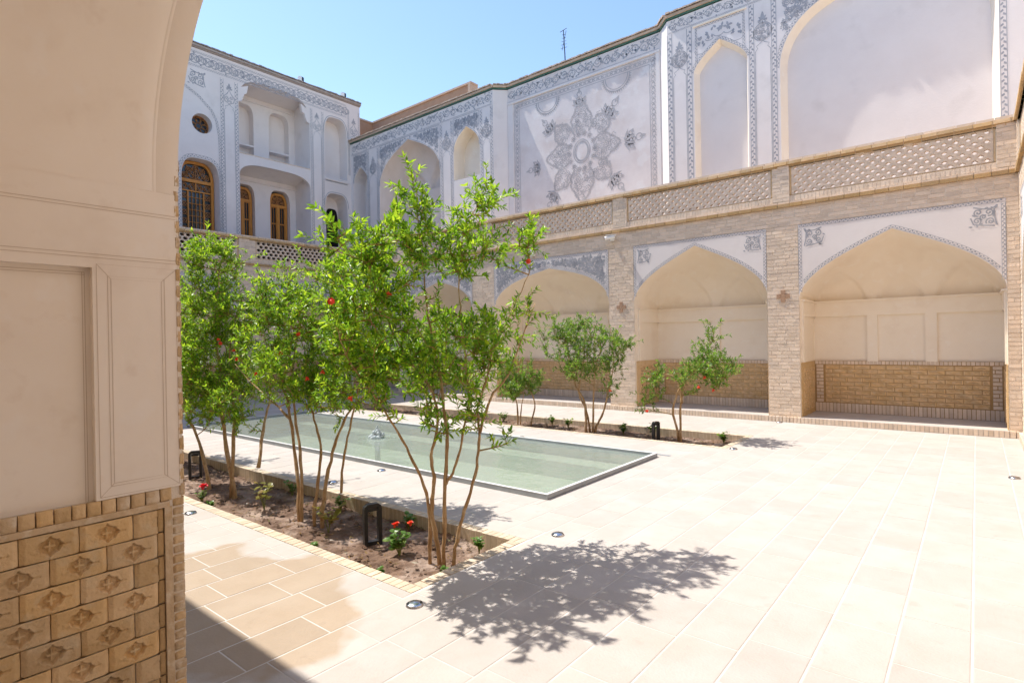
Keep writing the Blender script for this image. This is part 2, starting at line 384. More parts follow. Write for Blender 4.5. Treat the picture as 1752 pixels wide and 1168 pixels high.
def vine(mb, u0, u1, z0, z1, w, per=None, dens=1, rs=None):
    """running scroll in a band"""
    rs = rs or random; h = z1 - z0; per = per or h * 1.5; n = max(2, round((u1 - u0) / per)); per = (u1 - u0) / n; zc = (z0 + z1) / 2; amp = h * .27
    hw = h * .022
    mb.rib([(u0 + (u1 - u0) * i / (n * 12), zc + amp * math.sin(2 * math.pi * i / 12)) for i in range(n * 12 + 1)], hw, w)
    if dens > 1: mb.rib([(u0 + (u1 - u0) * i / (n * 12), zc - amp * math.sin(2 * math.pi * i / 12)) for i in range(n * 12 + 1)], hw, w)
    for i in range(n):
        for k, sg in ((.25, -1), (.75, 1)):
            c = (u0 + (i + k) * per, zc + sg * h * .1)
            spiral(mb, c, h * .3, 1.5, rs.uniform(0, 6), sg, w + .0006, hw)
            for q in range(3 * dens + 1): leafp(mb, (c[0] + rs.uniform(-.28, .28) * per, zc + rs.uniform(-.40, .40) * h), h * .2, h * .13, rs.uniform(0, 6.28), w - .0006)
def scrollfill(mb, inside, box, w, r=.09, rs=None, tries=900, hw=.009, leaf=True):
    rs = rs or random.Random(3); pts = []
    for _ in range(tries):
        c = (rs.uniform(box[0], box[1]), rs.uniform(box[2], box[3])); rr = r * rs.uniform(.6, 1.05)
        if not inside(c[0], c[1], rr * .9): continue
        if any(math.hypot(c[0] - p[0], c[1] - p[1]) < (rr + p[2]) * .84 for p in pts): continue
        pts.append((*c, rr)); spiral(mb, c, rr, 1.6, rs.uniform(0, 6.28), rs.choice((-1, 1)), w, hw)
        if leaf:
            for k in range(4): 
                a = rs.uniform(0, 6.28); leafp(mb, (c[0] + rr * math.cos(a), c[1] + rr * math.sin(a)), rr * .8, rr * .42, a + rs.uniform(-1, 1), w - .0006)
    return pts
def corner_motif(mb, u0, u1, z0, z1, w, fl=1, rs=None):
    rs = rs or random.Random(5); U, Z = u1 - u0, z1 - z0
    f = lambda a, b: (u0 + (a if fl > 0 else 1 - a) * U, z0 + b * Z)
    hw = U * .026
    for a, b, r, d in ((.25, .28, .17, 1), (.3, .7, .17, -1), (.68, .72, .17, 1), (.72, .34, .15, -1), (.5, .5, .13, 1)):
        spiral(mb, f(a, b), r * U, 1.4, rs.uniform(0, 6), d * fl, w, hw)
    mb.rib([f(0, 1), f(.18, .85), f(.5, .86), f(.85, .97)], hw, w + .0004); mb.rib([f(0, 1), f(.12, .8), f(.1, .45), f(.02, .08)], hw, w + .0008)
    mb.rib([f(.95, .5), f(.85, .2), f(.5, .12), f(.1, .06)], hw, w - .0004)
    for k in range(12): leafp(mb, f(rs.uniform(.05, .95), rs.uniform(.05, .95)), U * .16, U * .08, rs.uniform(0, 6.28), w - .0008)
def fleur(mb, c, s, w):
    leafp(mb, c, s, s * .42, math.pi / 2, w)
    for sg in (-1, 1):
        leafp(mb, (c[0], c[1]), s * .62, s * .28, math.pi / 2 + sg * .8, w + .0005); leafp(mb, (c[0], c[1] - s * .05), s * .6, s * .24, math.pi / 2 + sg * 1.5, w + .001)
        spiral(mb, (c[0] + sg * s * .36, c[1] - s * .18), s * .17, 1.1, 0, sg, w, s * .045)
    leafp(mb, (c[0], c[1] - s * .1), s * .35, s * .16, -math.pi / 2, w)
def pilaster_deco(mb, u0, u1, z0, z1, w, mz, mr, wd, style='round'):
    """side strips, a medallion with a fleuron above and a stepped ogee outline below"""
    uc = (u0 + u1) / 2
    for u in (u0 + wd * .5, u1 - wd * .5): chain(mb, [(u, z0), (u, z1)], wd, w)
    iu0, iu1 = u0 + wd * 1.12, u1 - wd * 1.12
    if style == 'round':
        ring(mb, (uc, mz), mr, mr * .05, w, 24); ring(mb, (uc, mz), mr * .86, mr * .03, w, 24)
        rs = random.Random(int(u0 * 100)); scrollfill(mb, lambda a, b, r: math.hypot(a - uc, b - mz) + r < mr * .92, (uc - mr, uc + mr, mz - mr, mz + mr), w, mr * .2, rs, 400, mr * .035)
    else:
        D = [(uc, mz + mr * 1.45), (uc + mr * .35, mz + mr * .75), (uc + mr * .9, mz + mr * .2), (uc + mr * .75, mz - mr * .6), (uc, mz - mr), (uc - mr * .75, mz - mr * .6), (uc - mr * .9, mz + mr * .2), (uc - mr * .35, mz + mr * .75)]
        mb.rib(D, mr * .06, w, True)
        for sg in (-1, 1):
            spiral(mb, (uc + sg * mr * .38, mz + mr * .05), mr * .34, 1.4, 0, sg, w, mr * .05)
            spiral(mb, (uc + sg * mr * .25, mz - mr * .5), mr * .22, 1.2, 2, sg, w, mr * .05)
    fleur(mb, (uc, mz + mr * 1.35 + (mr * .35 if style != 'round' else 0)), mr * .95, w)
    y = mz - mr * 1.0
    for sg, ue in ((-1, iu0), (1, iu1)):
        d = abs(ue - uc)
        mb.rib([(uc, y), (uc + sg * d * .25, y - mr * .25), (uc + sg * d * .8, y - mr * .5), (uc + sg * d * .62, y - mr * .8), (uc + sg * d * .95, y - mr * 1.15), (uc + sg * d * .97, z0)], mr * .035, w)
# ------------------------------------------------------------------ small carved tile for the niche dados
def small_tile():
    mb = MB(); c = .07
    o = [(-.5, -.5), (.5, -.5), (.5, .5), (-.5, .5)]; i = [(-.44, -.42), (.44, -.42), (.44, .42), (-.44, .42)]
    d = [(0, -.3), (.28, 0), (0, .3), (-.28, 0)]; e = [(0, -.2), (.2, 0), (0, .2), (-.2, 0)]
    P = lambda q, w: [(a, w, b) for a, b in q]
    lay = [P(o, 1), P(o, .45), P(i, .25)]
    for A, B in zip(lay[:-1], lay[1:]):
        for k in range(4): mb.face([A[k], A[(k + 1) % 4], B[(k + 1) % 4], B[k]])
    I = lay[-1]; Dm = P(d, .25); E1 = P(e, .75)
    for k in range(4):
        mb.face([I[k], I[(k + 1) % 4], Dm[(k + 1) % 4] if k % 2 == 0 else Dm[(k + 1) % 4], Dm[k]])
        mb.face([Dm[k], Dm[(k + 1) % 4], E1[(k + 1) % 4], E1[k]])
    mb.face(E1)
    return mb
_stile = None
def tile_row_layout(u0, u1, z0, z1, L, H):
    n = max(1, round((z1 - z0) / H)); h = (z1 - z0) / n
    for r in range(n):
        u = u0 - (L / 2 if r % 2 else 0)
        while u < u1 - .02:
            a, b = max(u, u0), min(u + L, u1)
            if b - a > .03: yield (a + b) / 2, z0 + (r + .5) * h, b - a - .009, h - .009
            u += L

# ------------------------------------------------------------------ one arched niche of the ground floor
def niche_bay(parent, br, b, objs=False):
    global _stile
    u0, u1, D, zf, zl = b['u0'], b['u1'], b.get('D', 1.25), .11, b.get('zl', 2.37)
    uc = b.get('uc', (u0 + u1) / 2); pts = arch(u0, u1, b['zs'], b['za'], b.get('al', .62), 20, uc); op = OP(u0, u1, zf, pts)
    mb = MB(); wall_face(mb, u0, u1, zf, 3.85, [op]); mb.build('arch_spandrel', 'white', parent)
    mb = MB()
    for p, q in zip(pts[:-1], pts[1:]): mb.face([(p[0], 0, p[1]), (q[0], 0, q[1]), (q[0], .14, q[1]), (p[0], .14, p[1])])
    mb.build('arch_soffit', 'cream', parent, smooth=True)
    # painted borders
    mb = MB(); wd = .055; w = -.004
    chain(mb, [(u0 + .01, 3.85 - wd * .55), (u1 - .01, 3.85 - wd * .55)], wd, w)
    zs = b['zs'] + .12
    for u in (u0 + wd * .55, u1 - wd * .55): chain(mb, [(u, zs), (u, 3.85 - wd * 1.15)], wd, w)
    chain(mb, [p for p in offset_path(pts, .04) if u0 + .05 < p[0] < u1 - .05], wd, w - .001)
    mb.build('painted_border', 'paint', parent)
    zarch = lambda u: next((p[1] + (q[1] - p[1]) * (u - p[0]) / max(1e-6, q[0] - p[0]) for p, q in zip(pts[:-1], pts[1:]) if p[0] <= u <= q[0]), b['zs'])
    mb = MB()
    if b.get('style') == 'scroll':
        ins = lambda a, c, r: u0 + .08 + r < a < u1 - .08 - r and c + r < 3.77 and c - r * 1.25 > max(zarch(a - r * .7), zarch(a + r * .7)) + .07
        scrollfill(mb, ins, (u0, u1, b['zs'], 3.8), w, .085, random.Random(11), 2600, .011)
        scrollfill(mb, ins, (u0, u1, b['zs'], 3.8), w - .001, .045, random.Random(12), 2600, .009)
        mb.build('painted_scrollwork', 'paint', parent)
    else:
        s = b.get('ms', .36)
        corner_motif(mb, u0 + .1, u0 + .1 + s, 3.76 - s, 3.76, w, 1); mb.build('painted_motif', 'paint', parent, kind='stuff')
        mb = MB(); corner_motif(mb, u1 - .1 - s, u1 - .1, 3.76 - s, 3.76, w, -1); mb.build('painted_motif', 'paint', parent, kind='stuff')
    # interior
    pil = b.get('pil', [.345, .655]); pw = .09; ul = u1 - u0
    mb = MB(); mb.box(u0, u1, -.045, D, 0, zf); mb.build('niche_floor', 'slab', parent)
    mb = MB(); wz = 2.08
    mb.rect(u0, u1, 1.1, wz, D)
    mb.box(u0, u1, D - .05, D + .05, wz, zl)
    for f in pil: mb.box(u0 + ul * f - pw, u0 + ul * f + pw, D - .05, D, 1.1, wz)
    mb.build('niche_back_wall', 'cream', parent)
    for ue, sg in ((u0, 1), (u1, -1)):
        mb = MB(); mb.face([(ue, .0, zf), (ue, D, zf), (ue, D, zl + .4), (ue, .0, zl + .4)])
        a, c = sorted((ue, ue + sg * .035)); mb.box(a, c, .16, D, wz, zl); mb.box(a, c, .16, .30, 1.17, wz)
        mb.build('niche_side_wall', 'cream', parent)
    mb = MB(); mb.box(u0, u1, D - .09, D + .05, zl, zl + .03); 
    for ue, sg in ((u0, 1), (u1, -1)):
        a, c = sorted((ue, ue + sg * .07)); mb.box(a, c, .14, D, zl + .001, zl + .031)
    mb.build('niche_ledge', 'cream', parent)
    # half dome with blind lunettes
    mb = MB(); P = []
    R = []
    for p, q in zip(pts[:-1], pts[1:]):
        for k in range(3): R.append((p[0] + (q[0] - p[0]) * k / 3, p[1] + (q[1] - p[1]) * k / 3))
    R.append(pts[-1]); edges = [0] + pil + [1]
    for i in range(33):
        s = i / 32; a = s * math.pi / 2; row = []
        for (u, z) in R:
            zz = zl + .03 + (z - zl - .03) * math.cos(a) ** .8; ww = .14 + (D - .14) * math.sin(a) ** .9
            for e0, e1 in zip(edges[:-1], edges[1:]):
                lc = u0 + ul * (e0 + e1) / 2; lh = ul * (e1 - e0) / 2 - pw * 1.1; x = abs(u - lc) / lh
                if x < 1:
                    hh = lh * 1.45 * (.35 * (1 - x) + .65 * math.sqrt(1 - x * x)); k = (hh - (zz - zl)) / .06
                    k = min(1, max(0, k)); ww += .05 * k * (1 - abs(s - .8) * .2)
            row.append((u, ww, zz))
        P.append(row)
    mb.grid(P); mb.build('niche_vault', 'cream', parent, smooth=True)
    # dado of carved tiles in a brick frame
    g = D - .06
    mb = MB(); mb.box(u0 + .001, u1 - .001, g + .012, D - .001, zf, 1.165); mb.build('dado_backing', 'ochre_dark', parent)
    br.soldiers(u0 + .02, u1 - .02, 1.095, 1.165, g, dw=.012); br.soldiers(u0 + .02, u1 - .02, zf + .002, .30, g, dw=.012)
    for ue in (u0 + .11, u1 - .11): br.courses(ue - .07, ue + .07, .31, 1.09, g, bl=.14, dw=.012)
    a, c = u0 + .21, u1 - .21
    if objs:
        if _stile is None: _stile = small_tile().mesh('carved_tile', 'ochre')
        for u, z, L, H in tile_row_layout(a, c, .31, 1.085, b.get('tl', .265), .086): inst('carved_tile', _stile, parent, scale_m(u, g - .004, z, L, .016, H))
    else:
        mb = MB(); T = small_tile()
        for u, z, L, H in tile_row_layout(a, c, .31, 1.085, b.get('tl', .265), .086):
            n = len(mb.v); mb.v += [(u + v[0] * L, g - .004 + v[1] * .016, z + v[2] * H) for v in T.v]; mb.f += [tuple(n + i for i in f) for f in T.f]
        mb.build('carved_tiles', 'ochre', parent, kind='stuff')
    mb = MB(); T = small_tile()
    for ue, sg in ((u0, 1), (u1, -1)):
        for w, z, L, H in tile_row_layout(.2, D - .1, .2, 1.05, .2, .086):
            n = len(mb.v); mb.v += [(ue + sg * (.03 - v[1] * .016), w + v[0] * L, z + v[2] * H) for v in T.v]; mb.f += [tuple(n + i for i in f) for f in T.f]
        a, c = sorted((ue + sg * .002, ue + sg * .018)); mb.box(a, c, .05, D - .07, zf, 1.165)
    mb.build('side_dado', 'ochre', parent, kind='stuff')
    br.soldiers(u0, u1, .002, zf - .002, -.052, dw=.02)

def lattice(u0, u1, z0, z1, pitch, rows, w0, w1, kind):
    mb = MB(); H = (z1 - z0) / rows; n = max(2, round((u1 - u0) / pitch)); p = (u1 - u0) / n
    for r in range(rows):
        za, zb = z0 + r * H, z0 + (r + 1) * H; off = .5 * p if r % 2 else 0
        cells = [(u0 + off + i * p, u0 + off + (i + 1) * p) for i in range(n - (1 if r % 2 else 0))]
        if r % 2:
            for a, b in ((u0, u0 + off), (u1 - off, u1)): mb.rect(a, b, za, zb, w0); mb.rect(a, b, za, zb, w1)
        for a, b in cells:
            c, zc = (a + b) / 2, (za + zb) / 2
            O = [(a, zc), (a, zb), (b, zb), (b, zc), (b, za), (a, za)]
            if kind == 'hex': hx, hz, tx = p * .40, H * .40, p * .2
            else: hx, hz, tx = p * .29, H * .37, p * .05
            I = [(c - hx, zc), (c - tx, zc + hz), (c + tx, zc + hz), (c + hx, zc), (c + tx, zc - hz), (c - tx, zc - hz)]
            for k in range(6):
                k2 = (k + 1) % 6
                for w in (w0, w1): mb.face([(O[k][0], w, O[k][1]), (O[k2][0], w, O[k2][1]), (I[k2][0], w, I[k2][1]), (I[k][0], w, I[k][1])])
                mb.face([(I[k][0], w0, I[k][1]), (I[k2][0], w0, I[k2][1]), (I[k2][0], w1, I[k2][1]), (I[k][0], w1, I[k][1])])
    return mb

def arcade(parent, U0, U1, bays, bps, hole='diamond', nobj=0, pitch=.17, rows=6, objs=(), setback=1.3, slab_ext=0, crosses=()):
    """ground floor arcade with brick piers, brick band, openwork balustrade and the gallery floor behind it"""
    br = Bricks(); D = 1.25
    edges = []; p = U0
    for b in sorted(bays, key=lambda q: q['u0']): edges.append((p, b['u0'])); p = b['u1']
    edges.append((p, U1))
    for a, c in edges:
        if c - a < .02: continue
        ca, cb = a + (.4 if any(q.get('custom') and abs(q['u1'] - a) < .01 for q in bays) else .001), c - (.1 if any(q.get('custom') and abs(q['u0'] - c) < .01 for q in bays) else .001)
        mb = MB(); mb.box(ca, cb, .008, 1.2, 0, 3.849); mb.build('pier_core', 'mortar', parent)
        br.courses(a, c, .0, 3.85, 0., bl=.2)
        br.soldiers(a, c, 0.001, .11, -.05, dw=.048)
    mb = MB(); mb.box(U0, U1, .008, .30, 3.851, 4.44); mb.box(U0, U1, .30, D + .35, 3.95, 4.16); mb.build('gallery_slab', 'mortar', parent)
    br.courses(U0, U1, 3.852, 4.22, 0., bl=.22)
    u = U0
    while u < U1:
        L = min(random.uniform(.2, .26), U1 - u); br.add(u + L / 2, -.045 + random.uniform(-.003, .003), 4.255, L - .006, .062, .05, 'ochre_dark'); br.add(u + L / 2, -.02, 4.31, L - .006, .04, .025, 'brick'); u += L
    for i, b in enumerate(bays):
        if not b.get('custom'): niche_bay(parent, br, b, i in objs)
    spans = []; p = U0
    for a, c in bps:
        if a - p > .1: spans.append((p, a))
        p = c
        mb = MB(); mb.box(a + .004, c - .004, -.012, .155, 4.335, 5.04); mb.build('balustrade_pier', 'mortar', parent); br.courses(a, c, 4.335, 5.04, -.02, bl=.2, dw=.008)
    if U1 - p > .1: spans.append((p, U1))
    for a, c in spans:
        br.soldiers(a, c, 4.335, 4.44, 0., dw=.006)
        lattice(a + .03, c - .03, 4.46, 5.0, pitch, rows, .02, .10, hole).build('lattice_panel', 'brick', parent)
        if hole == 'hex':
            mb = MB(); mb.box(a + .03, c - .03, .18, .2, 4.46, 5.0); mb.build('lattice_backing', 'backing_dark', parent)  # plate added behind the lattice to make its holes look dark
        mb = MB(); mb.box(a, c, .025, .125, 4.441, 4.459); mb.box(a, a + .028, .012, .135, 4.46, 5.0); mb.box(c - .028, c, .012, .135, 4.46, 5.0); mb.build('lattice_frame', 'ochre', parent)
    u = U0
    while u < U1:
        L = min(random.uniform(.2, .26), U1 - u); br.add(u + L / 2, -.02, 5.022, L - .005, .04, .19, 'ochre_dark'); br.add(u + L / 2, -.05 + random.uniform(-.003, .003), 5.073, L - .007, .055, .25, 'ochre'); br.add(u + L / 2 + .03, -.035, 5.125, L - .008, .042, .22, 'brick'); u += L
    mb = MB(); mb.box(U0, U1, -.015, .17, 5.002, 5.115); mb.build('balustrade_rail', 'mortar', parent)
    for cu, cz in crosses:
        mb = MB(); s = .04
        for a, c in ((0, 0), (1, 0), (-1, 0), (0, 1), (0, -1)):
            mb.box(cu + (a * 2 - 1) * s + .002, cu + (a * 2 + 1) * s - .002, -.016, .004, cz + (c * 2 - 1) * s + .002, cz + (c * 2 + 1) * s - .002)
        mb.build('cross_shade_plate', 'mud', parent)  # raised plates; dark colour stands in for shade in the recessed crosses
    br.finish(parent, nobj)

def cornice(parent, path, z0, grey=False, green=True):
    """roof edge along a plan path [(u,w)...] : painted base, green glazed line, projecting bricks"""
    def strip(mb, off, z0, z1):
        for (a, b) in zip(path[:-1], path[1:]):
            dx, dy = b[0] - a[0], b[1] - a[1]; l = math.hypot(dx, dy); nx, ny = dy / l, -dx / l
            A = (a[0] + nx * off, a[1] + ny * off); B = (b[0] + nx * off, b[1] + ny * off)
            e = off * .42
            A = (A[0] - dx / l * e * 0, A[1]); 
            mb.face([(A[0], A[1], z0), (B[0], B[1], z0), (B[0], B[1], z1), (A[0], A[1], z1)])
            mb.face([(A[0], A[1], z1), (B[0], B[1], z1), (b[0], b[1] + .6, z1), (a[0], a[1] + .6, z1)])
            mb.face([(A[0], A[1], z0), (B[0], B[1], z0), (b[0], b[1] + .1, z0), (a[0], a[1] + .1, z0)])
            for q, Q in ((a, A), (b, B)): mb.face([(q[0], q[1], z0), (Q[0], Q[1], z0), (Q[0], Q[1], z1), (q[0], q[1], z1)])
    mb = MB(); strip(mb, .03, z0 + .02, z0 + .06); mb.build('cornice_line', 'tile_green' if green else 'cap_grey', parent)
    mb = MB(); strip(mb, .07, z0 + .06, z0 + .125); mb.build('roof_edge', 'cap_grey' if grey else 'cap', parent)
    # loose brick ends on the edge
    mb = MB()
    for a, b in zip(path[:-1], path[1:]):
        dx, dy = b[0] - a[0], b[1] - a[1]; l = math.hypot(dx, dy); n = int(l / .11); nx, ny = dy / l, -dx / l
        for i in range(n):
            t = (i + .5) / n; c = (a[0] + dx * t + nx * .02, a[1] + dy * t + ny * .02); hz = random.uniform(.03, .05); hl = l / n * .46; ww = .085 + random.uniform(-.01, .01)
            q = []
            for sa, sw in ((-1, -1), (1, -1), (1, 1), (-1, 1)): q.append((c[0] + dx / l * hl * sa - nx * ww * sw, c[1] + dy / l * hl * sa - ny * ww * sw))
            zb, zt = z0 + .126, z0 + .126 + hz
            mb.face([(x, y, zt) for x, y in q])
            for k in range(4): mb.face([(*q[k], zb), (*q[(k + 1) % 4], zb), (*q[(k + 1) % 4], zt), (*q[k], zt)])
    mb.build('roof_edge_bricks', 'cap_grey' if grey else 'cap', parent, kind='stuff')

# ================================================================== ground
POOL = (-12.85, -3.56, 4.90, 7.60); BED1 = (-13.2, -3.10, 2.64, 3.72); BED2 = (-13.2, -3.08, 8.85, 10.02); EB = .105
holes = [POOL, (BED1[0] - EB, BED1[1] + EB, BED1[2] - EB, BED1[3] + EB), (BED2[0] - EB, BED2[1] + EB, BED2[2] - EB, BED2[3] + EB)]
def rect_minus(rects, h):
    out = []
    for a0, a1, b0, b1 in rects:
        x0, x1, y0, y1 = max(a0, h[0]), min(a1, h[1]), max(b0, h[2]), min(b1, h[3])
        if x0 >= x1 or y0 >= y1: out.append((a0, a1, b0, b1)); continue
        if a0 < x0: out.append((a0, x0, b0, b1))
        if x1 < a1: out.append((x1, a1, b0, b1))
        if b0 < y0: out.append((x0, x1, b0, y0))
        if y1 < b1: out.append((x0, x1, y1, b1))
    return out
GX0, GX1, GY0, GY1 = -17.75, .62, .96, 12.16
# wide ground beneath the buildings reaches the horizon; the courtyard floor lies in it
mb = MB()
rs_ = [(-600, 600, -600, 600)]
for h in [(GX0, GX1, GY0, GY1)]: rs_ = rect_minus(rs_, h)
for a0, a1, b0, b1 in rs_: mb.face([(a0, b0, -.02), (a1, b0, -.02), (a1, b1, -.02), (a0, b1, -.02)])
tag(mb.build('ground', 'mud'), kind='structure')
mb = MB(); rs_ = [(GX0, GX1, GY0, GY1)]
for h in holes: rs_ = rect_minus(rs_, h)
for a0, a1, b0, b1 in rs_: mb.face([(a0, b0, -.0022), (a1, b0, -.0022), (a1, b1, -.0022), (a0, b1, -.0022)])
pave = mb.build('pavement', 'joint'); tag(pave, kind='structure'); PM[pave.name] = Matrix()
slabs = []; cw = .326; x = -.04 + cw; i = 0; rsb = random.Random(21)
while x > GX0:
    x0 = max(x - cw, GX0); y = GY0 - rsb.choice((.0, .31, .16, .45)); 
    while y < GY1:
        L = rsb.choice((.62, .55, .5, .5, .44)); rr = [(x0 + .006, min(x, GX1) - .006, max(y, GY0) + .0045, min(y + L, GY1) - .0045)]
        if rr[0][3] - rr[0][2] > .03:
            for h in holes: rr = rect_minus(rr, (h[0] - .005, h[1] + .005, h[2] - .005, h[3] + .005))
            slabs += [r for r in rr if r[1] - r[0] > .02 and r[3] - r[2] > .02]
        y += L
    x = x0
# strip between the first column and the end wall
y = GY0
while y < GY1:
    L = rsb.choice((.62, .5)); slabs.append((.296 - .004, GX1, y + .006, min(y + L, GY1) - .006)); y += L
def slab_score(r):
    cx, cy = (r[0] + r[1]) / 2, (r[2] + r[3]) / 2; d = cx * AX[2][0] + cy * AX[2][1]; s = cx * AX[0][0] + cy * AX[0][1]
    if d < .8 or abs(s / d) > .95: return 0
    vis = 0 if (s / d < -.58 ) else 1
    if d < 2.2 and 972 * 1.7 / d > 640: vis = 0
    return vis * (r[1] - r[0]) * (r[3] - r[2]) / d ** 3
order = sorted(range(len(slabs)), key=lambda k: -slab_score(slabs[k])); near = set(order[:300])
mu = MB(); c = .012
mu.v = [(-.5, -.5, -1), (.5, -.5, -1), (.5, .5, -1), (-.5, .5, -1), (-.5, -.5, -.05), (.5, -.5, -.05), (.5, .5, -.05), (-.5, .5, -.05), (-.5 + c, -.5 + c, 0), (.5 - c, -.5 + c, 0), (.5 - c, .5 - c, 0), (-.5 + c, .5 - c, 0)]
mu.f = [(0, 1, 5, 4), (1, 2, 6, 5), (2, 3, 7, 6), (3, 0, 4, 7), (4, 5, 9, 8), (5, 6, 10, 9), (6, 7, 11, 10), (7, 4, 8, 11), (8, 9, 10, 11)]
slab_me = mu.mesh('paving_slab', 'slab'); mb = MB()
for k, r in enumerate(slabs):
    cx, cy = (r[0] + r[1]) / 2, (r[2] + r[3]) / 2; z = rsb.uniform(-.0003, .0006); tx, ty = rsb.uniform(-.0012, .0012), rsb.uniform(-.0012, .0012)
    M4 = Matrix.Translation((cx, cy, z)) @ Matrix.Rotation(tx, 4, 'X') @ Matrix.Rotation(ty, 4, 'Y') @ Matrix.Diagonal((r[1] - r[0], r[3] - r[2], .03, 1))
    if k in near: inst('paving_slab', slab_me, pave, M4)
    else:
        n = len(mb.v); mb.v += [tuple(M4 @ Vector(v)) for v in mu.v]; mb.f += [tuple(n + i for i in f) for f in mu.f]
mb.build('paving_slabs', 'slab', pave, kind='stuff')

# planting beds: sunk soil and brick edging
def soil(b, name, seed):
    rs = np.random.RandomState(seed); nx = int((b[1] - b[0]) / .035); ny = int((b[3] - b[2]) / .035)
    X, Y = np.meshgrid(np.linspace(b[0], b[1], nx), np.linspace(b[2], b[3], ny))
    Z = np.full_like(X, -.118)
    for f, a in ((1.3, .016), (3.1, .014), (7, .010), (15, .008)):
        for k in range(4):
            t = rs.uniform(0, 6.28); Z += a * .6 * np.sin(f * (X * math.cos(t) + Y * math.sin(t)) + rs.uniform(0, 6.28))
    Z += rs.normal(0, .006, Z.shape)
    mb = MB(); mb.grid([[(float(X[j, i]), float(Y[j, i]), float(Z[j, i])) for i in range(nx)] for j in range(ny)])
    o = mb.build(name, 'soil'); tag(o, kind='structure')
    cl = MB()
    for k in range(900 if seed == 1 else 400):
        x, y = rs.uniform(b[0] + .03, b[1] - .03), rs.uniform(b[2] + .03, b[3] - .03); r = rs.uniform(.006, .028) * (1 if rs.rand() < .9 else 1.5); n = len(cl.v)
        q = [(1, 0, 0), (0, 1, 0), (-1, 0, 0), (0, -1, 0), (0, 0, .8), (.7, .7, .4), (-.7, .6, .5)]
        cl.v += [(x + v[0] * r * rs.uniform(.7, 1.2), y + v[1] * r * rs.uniform(.7, 1.2), -.111 + v[2] * r) for v in q[:5]]
        cl.f += [(n, n + 1, n + 4), (n + 1, n + 2, n + 4), (n + 2, n + 3, n + 4), (n + 3, n, n + 4)]
    c = cl.build('soil_clods', 'soil', o, kind='stuff')
    lf = MB()
    for k in range(700):
        x, y = rs.uniform(b[0] + .03, b[1] - .03), rs.uniform(b[2] + .03, b[3] - .03); a = rs.uniform(0, 6.28); L, W_ = rs.uniform(.015, .04), rs.uniform(.005, .01); ca, sa = math.cos(a), math.sin(a); z = -.093 + rs.uniform(-.008, .006)
        lf.face([(x + ca * p - sa * q, y + sa * p + ca * q, z + e) for p, q, e in ((-L, 0, .004), (0, W_, 0), (L, 0, .006), (0, -W_, .002))])
    lf.build('fallen_leaves', 'leaf_dry', o, kind='stuff')
    return o
soil(BED1, 'soil', 1); soil(BED2, 'soil', 2)
def edging(b, label, nobj):
    root = empty('planter_edging', (b[1], b[2], 0), 0, label, 'brick edging'); im = PM[root.name].inverted()
    mb = MB(); E = EB
    L = []
    p = .064
    for side in range(4):
        if side < 2:
            n = int((b[1] - b[0] + 2 * E) / p); st = (b[1] - b[0] + 2 * E) / n
            yc = (b[2] - E / 2, b[3] + E / 2)[side]
            for i in range(n): L.append((b[0] - E + (i + .5) * st, yc, st - .007, E - .004))
        else:
            n = int((b[3] - b[2]) / p); st = (b[3] - b[2]) / n; xc = (b[0] - E / 2, b[1] + E / 2)[side - 2]
            for i in range(n): L.append((xc, b[2] + (i + .5) * st, E - .004, st - .007))
    L.sort(key=lambda q: (q[0] + .0) ** 2 + q[1] ** 2)
    bm = MB(); bm.box(-.5, .5, -.5, .5, -1, 0); me = bm.mesh('edging_brick', 'edge_brick')
    for k, (x, y, lx, ly) in enumerate(L):
        z = .001 + random.uniform(-.002, .002)
        M4 = im @ Matrix.Translation((x, y, z)) @ Matrix.Rotation(random.uniform(-.02, .02), 4, 'Z') @ Matrix.Diagonal((lx, ly, .2 + random.uniform(-.01, .01), 1))
        if k < nobj: inst('edging_brick', me, root, M4)
        else:
            n = len(mb.v); mb.v += [tuple(M4 @ Vector(v)) for v in bm.v]; mb.f += [tuple(n + i for i in f) for f in bm.f]
    if mb.v: mb.build('edging_bricks', 'edge_brick', root, kind='stuff')
    mb = MB()
    for (a0, a1, b0, b1) in rect_minus([(b[0] - E, b[1] + E, b[2] - E, b[3] + E)], b): mb.box(a0 + .003, a1 - .003, b0 + .003, b1 - .003, -.25, -.006)
    mb.build('mortar_bed', 'mortar', root, world=True)
edging(BED1, 'upright brick edging around the near planting bed with the tall shrubs', 300)
edging(BED2, 'upright brick edging around the far planting bed by the arches', 160)

# ================================================================== pool
x0, x1, y0, y1 = POOL
pool = empty('pool', (x1, y0, 0), 0, 'long rectangular sunken pool with raised grey and white rim', 'pool')
mb = MB(); d = -.42
mb.face([(x0, y0, d), (x1, y0, d), (x1, y1, d), (x0, y1, d)])
for a, b in (((x0, y0), (x1, y0)), ((x1, y0), (x1, y1)), ((x1, y1), (x0, y1)), ((x0, y1), (x0, y0))): mb.face([(*a, d), (*b, d), (*b, .0), (*a, .0)])
mb.box(x0 + .01, x1 - .01, y1 - .42, y1 - .05, d, -.17)
mb.build('basin', 'basin', pool, world=True)
for r in ((x0, x1, y0, y0 + .036), (x1 - .036, x1, y0 + .037, y1 - .037), (x0, x1, y1 - .036, y1), (x0, x0 + .036, y0 + .037, y1 - .037)):
    mb = MB(); mb.box(r[0], r[1], r[2], r[3], -.05, .054); o = mb.build('rim', 'steel', pool, world=True)
    mb = MB(); mb.box(r[0] - .002, r[1] + .002, r[2] - (.002 if r[1] - r[0] > 1 else -.0035), r[3] + (.002 if r[1] - r[0] > 1 else -.0035), .054, .058)
    mb.v = [tuple(PM[pool.name].inverted() @ Vector(v)) for v in mb.v]; mb.build('rim_cap', 'stone_white', o)
